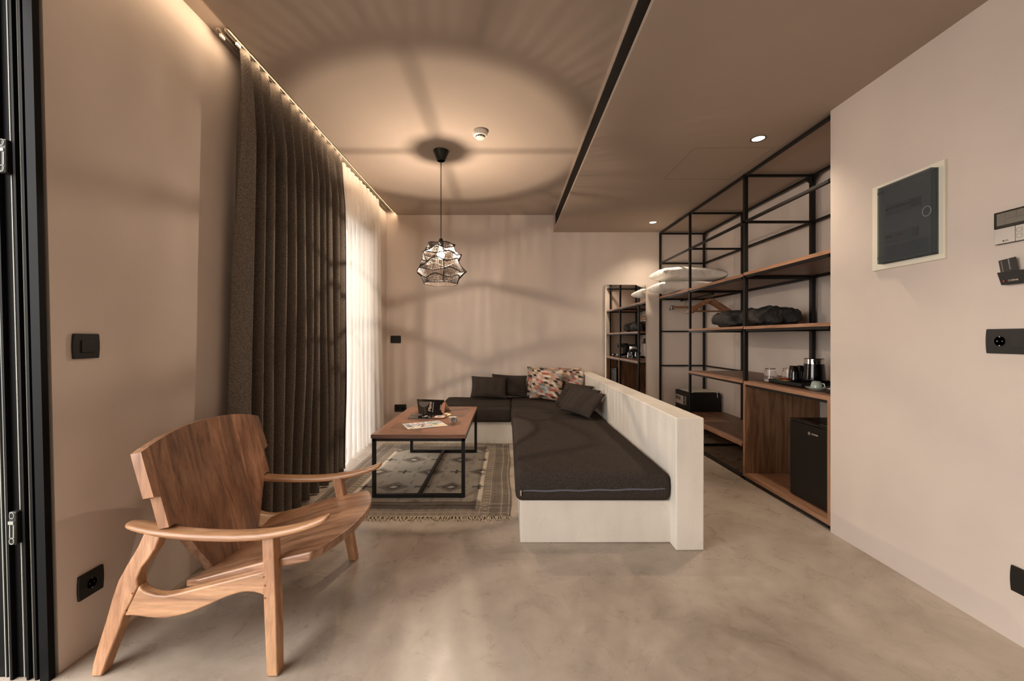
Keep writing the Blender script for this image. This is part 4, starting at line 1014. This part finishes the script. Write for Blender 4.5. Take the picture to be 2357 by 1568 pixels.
# ------------------------------------------------------------------ things on the counter
CT = .8015
def glass(x, y, label):
    o = thing('drinking_glass', label, 'glass', (x, y, CT), 'upturned drinking glasses')
    n = 40; pr = [(.0455, 0), (.0465, .003), (.046, .03), (.0445, .045), (.0370, .100), (.0362, .105), (.0005, .105)]
    inn = [(.0005, .090), (.030, .090), (.041, .045), (.042, .03), (.0425, 0)]
    loops = [[(x+r_*(1+(.03*math.cos(10*2*PI*k/n) if .02 < z_ < .099 else 0))*math.cos(2*PI*k/n), y+r_*(1+(.03*math.cos(10*2*PI*k/n) if .02 < z_ < .099 else 0))*math.sin(2*PI*k/n), CT+z_) for k in range(n)] for r_, z_ in pr]
    loops2 = [[(x+r_*math.cos(2*PI*k/n), y+r_*math.sin(2*PI*k/n), CT+z_) for k in range(n)] for r_, z_ in inn]
    l_ = list(reversed(loops))+list(reversed(loops2))
    MB().loft(l_, caps=True).build('tumbler', M_glass, o, smooth=True)
    return o
glass(2.115, 3.27-.02, 'upturned clear tumbler at the left end, beside the tray'); glass(2.250, 3.235, 'upturned clear tumbler nearest the black mugs')
M_leath = plain('black_leatherette', srgb(34, 31, 28), .55)
tr = thing('hospitality_tray', 'black rectangular tray carrying the kettle and mugs', 'tray', (2.23, 3.0, CT))
tb2 = MB(); X0, X1, Y0, Y1 = 2.058, 2.40, 2.823, 3.185
tb2.box(X0, X1, Y0, Y1, CT, CT+.008)
for a in ((X0, X0+.008, Y0, Y1), (X1-.008, X1, Y0, Y1), (X0, X1, Y0, Y0+.008), (X0, X1, Y1-.008, Y1)): tb2.box(*a, CT, CT+.028)
tb2.build('tray_body', M_leath, tr, bevel=.002)
ZT2 = CT+.0085
def mug(x, y, label):
    o = thing('black_mug', label, 'mug', (x, y, ZT2), 'upturned black mugs')
    MB().lathe([(.0005, .128), (.026, .128), (.030, .124), (.0362, .065), (.0385, .02), (.0385, 0)], x, y, 32, ZT2).build('body', M_gloss, o, smooth=True)
    MB().tube([(x+.034, y+.01, ZT2+.095), (x+.058, y+.02, ZT2+.085), (x+.060, y+.02, ZT2+.05), (x+.037, y+.01, ZT2+.035)], .005, 8).build('handle', M_gloss, o, smooth=True)
mug(2.190, 3.085, 'upturned glossy black mug on the tray, left of the pair'); mug(2.272, 3.124, 'upturned glossy black mug on the tray, next to the kettle')
kt_ = thing('electric_kettle', 'glossy black electric kettle with a chrome collar on the tray', 'kettle', (2.256, 2.972, ZT2)); kx, ky = 2.256, 2.972
MB().lathe([(.0005, .014), (.072, .014), (.073, .022), (.064, .140), (.063, .150)], kx, ky, 40, ZT2).build('body', M_gloss, kt_, smooth=True)
MB().lathe([(.0005, 0), (.070, 0), (.072, .012), (.0005, .013)], kx, ky, 40, ZT2).build('power_base', M_blackpl, kt_, smooth=True)
MB().lathe([(.0615, .150), (.0615, .185)], kx, ky, 40, ZT2).build('collar', M_chrome, kt_, smooth=True)
MB().lathe([(.0620, .185), (.060, .190), (.0005, .192)], kx, ky, 40, ZT2).build('lid', M_gloss, kt_, smooth=True)
MB().prism([(kx-.045, ky-.045, ZT2+.184), (kx-.012, ky-.063, ZT2+.184), (kx-.052, ky-.075, ZT2+.186)], [(kx-.040, ky-.047, ZT2+.150), (kx-.030, ky-.056, ZT2+.150), (kx-.036, ky-.054, ZT2+.152)]).build('spout', M_gloss, kt_, bevel=.002)
MB().tube([(kx+.045, ky+.045, ZT2+.18), (kx+.075, ky+.08, ZT2+.175), (kx+.080, ky+.085, ZT2+.11), (kx+.058, ky+.05, ZT2+.04)], .009, 10).build('handle', M_gloss, kt_, smooth=True)
def sachet(pts, z_, mat, label, g='sachets on the tray'):
    cx_ = sum(p[0] for p in pts)/4; cy_ = sum(p[1] for p in pts)/4
    P = [Vector((x, y, z_)) for x, y in pts]
    mb = MB().grid(8, 6, lambda a, b: (P[0]*(1-a)+P[1]*a)*(1-b)+(P[3]*(1-a)+P[2]*a)*b+Vector((0, 0, .006*math.sin(PI*a)*math.sin(PI*b))))
    tag(mb.build('sachet', mat, loc=(cx_, cy_, z_), smooth='all', solid=.0015), label, 'sachet', g)
sachet([(2.075, 3.02), (2.075, 3.09), (2.135, 3.10), (2.135, 3.03)], CT+.026, plain('foil_gold', srgb(196, 160, 96), .4), 'golden sachet at the front of the tray')
sachet([(2.10, 3.065), (2.10, 3.145), (2.165, 3.15), (2.165, 3.07)], CT+.036, plain('foil_red', srgb(190, 66, 48), .4), 'red sachet lying behind the golden one on the tray')
sachet([(2.08, 3.125), (2.08, 3.165), (2.14, 3.17), (2.14, 3.13)], CT+.022, plain('foil_green', srgb(120, 150, 50), .4), 'green sachet at the far end of the tray')
cs = thing('saucer', 'pale celadon saucer near the front edge of the counter', 'saucer', (2.065, 2.70, CT))
MB().lathe([(.0005, .003), (.030, .002), (.034, 0), (.038, .002), (.063, .018), (.062, .020), (.034, .007), (.0005, .007)], 2.065, 2.70, 40, CT).build('dish', M_cer, cs, smooth=True)
cu = thing('espresso_cup', 'small celadon cup upside down on the saucer', 'cup', (2.065, 2.70, CT+.008))
MB().lathe([(.0005, .052), (.018, .052), (.026, .045), (.033, .020), (.034, 0), (.031, 0), (.030, .02), (.0005, .045)], 2.065, 2.70, 32, CT+.0085).build('body', M_cer, cu, smooth=True)
MB().tube([(2.078, 2.668, CT+.048), (2.083, 2.656, CT+.044), (2.085, 2.652, CT+.028), (2.081, 2.664, CT+.016)], .004, 8).build('handle', M_cer, cu, smooth=True)
cf = thing('coffee_machine', 'black capsule coffee machine at the near end of the counter', 'coffee machine', (2.25, 2.50, CT))
MB().box(2.14, 2.45, 2.445, 2.565, CT, CT+.05).box(2.22, 2.45, 2.445, 2.565, CT+.05, CT+.23).box(2.11, 2.30, 2.46, 2.55, CT+.17, CT+.245).build('housing', M_gloss, cf, bevel=.008)
MB().lathe([(.0005, 0), (.034, 0), (.036, .008), (.034, .040), (.030, .046), (.0005, .047)], 2.035, 2.52, 28, CT).build('cup_stand', M_blackpl, cf, smooth=True)
MB().lathe([(.0355, .028), (.0360, .030), (.0355, .034)], 2.035, 2.52, 28, CT).build('chrome_ring', M_chrome, cf, smooth=True)
MB().box(2.06, 2.15, 2.50, 2.54, CT, CT+.010).build('foot', M_blackpl, cf)
# socket on the niche wall with cords (seen in the mirror)
ws = thing('wall_socket', 'black socket with plugged-in cords on the wall behind the counter', 'socket', (NX, 2.80, 1.09))
MB().box(NX-.010, NX, 2.74, 2.86, 1.045, 1.14).build('plate', M_blackpl, ws, bevel=.002)
MB().tube([(NX-.012, 2.80, 1.08), (NX-.05, 2.82, 1.06), (NX-.07, 2.90, .95), (NX-.06, 2.95, .87), (NX-.10, 3.0, .815)], .003, 6).tube([(NX-.012, 2.76, 1.08), (NX-.05, 2.74, 1.03), (NX-.06, 2.66, .90), (NX-.09, 2.58, .84)], .003, 6).build('cord', M_blackpl, ws, smooth=True)
# fridge
fg = thing('mini_fridge', 'black mini fridge inside the walnut cabinet under the counter', 'fridge', (2.2, 2.66, .057))
FB, FT = .058, .590
MB().box(2.035, 2.46, 2.455, 2.845, FB, FT).build('body', plain('fridge_black', srgb(14, 12, 11), .35), fg, bevel=.004)
fd = MB().box(1.990, 2.032, 2.455, 2.847, FB+.006, FT-.018).build('door', plain('fridge_door', srgb(13, 11, 10), .4), fg, bevel=.004)
MB().box(1.992, 2.034, 2.455, 2.847, FT-.016, FT+.001).build('top_trim', M_gloss, fg, bevel=.003)
MF = frame((1.9895, 2.628, .520), Vector((0, -1, 0)), Vector((0, 0, 1)), Vector((-1, 0, 0)))
text('HOMMER', .0135, MF @ Matrix.Translation((.012, 0, .0002)), 'lettering', M_pale, fg)
MB().tube([(-.036+.0075*math.copysign(abs(math.cos(t))**.5, math.cos(t)), .0085*math.copysign(abs(math.sin(t))**.5, math.sin(t)), .0004) for t in [2*PI*i/20 for i in range(20)]], .0012, 5, closed=True).box(-.039, -.033, -.002, .002, 0, .001).xf(MF).build('emblem', M_pale, fg)
MB().box(1.989, 1.992, 2.50, 2.506, FT-.010, FT-.005).build('hinge_screw', M_chrome, fg)
# wall mirror
mr_ = thing('wall_mirror', 'tall frameless mirror on the back wall reflecting the shelving', 'mirror', (1.49, BY, .2))
MB().box(1.233, 1.752, BY-.022, BY-.004, .25, 1.824).build('backing', plain('mirror_edge', srgb(150, 140, 126), .4), mr_)
MB().box(1.2345, 1.7505, BY-.0235, BY-.0225, .2515, 1.8225).build('glass', M_mirror, mr_)
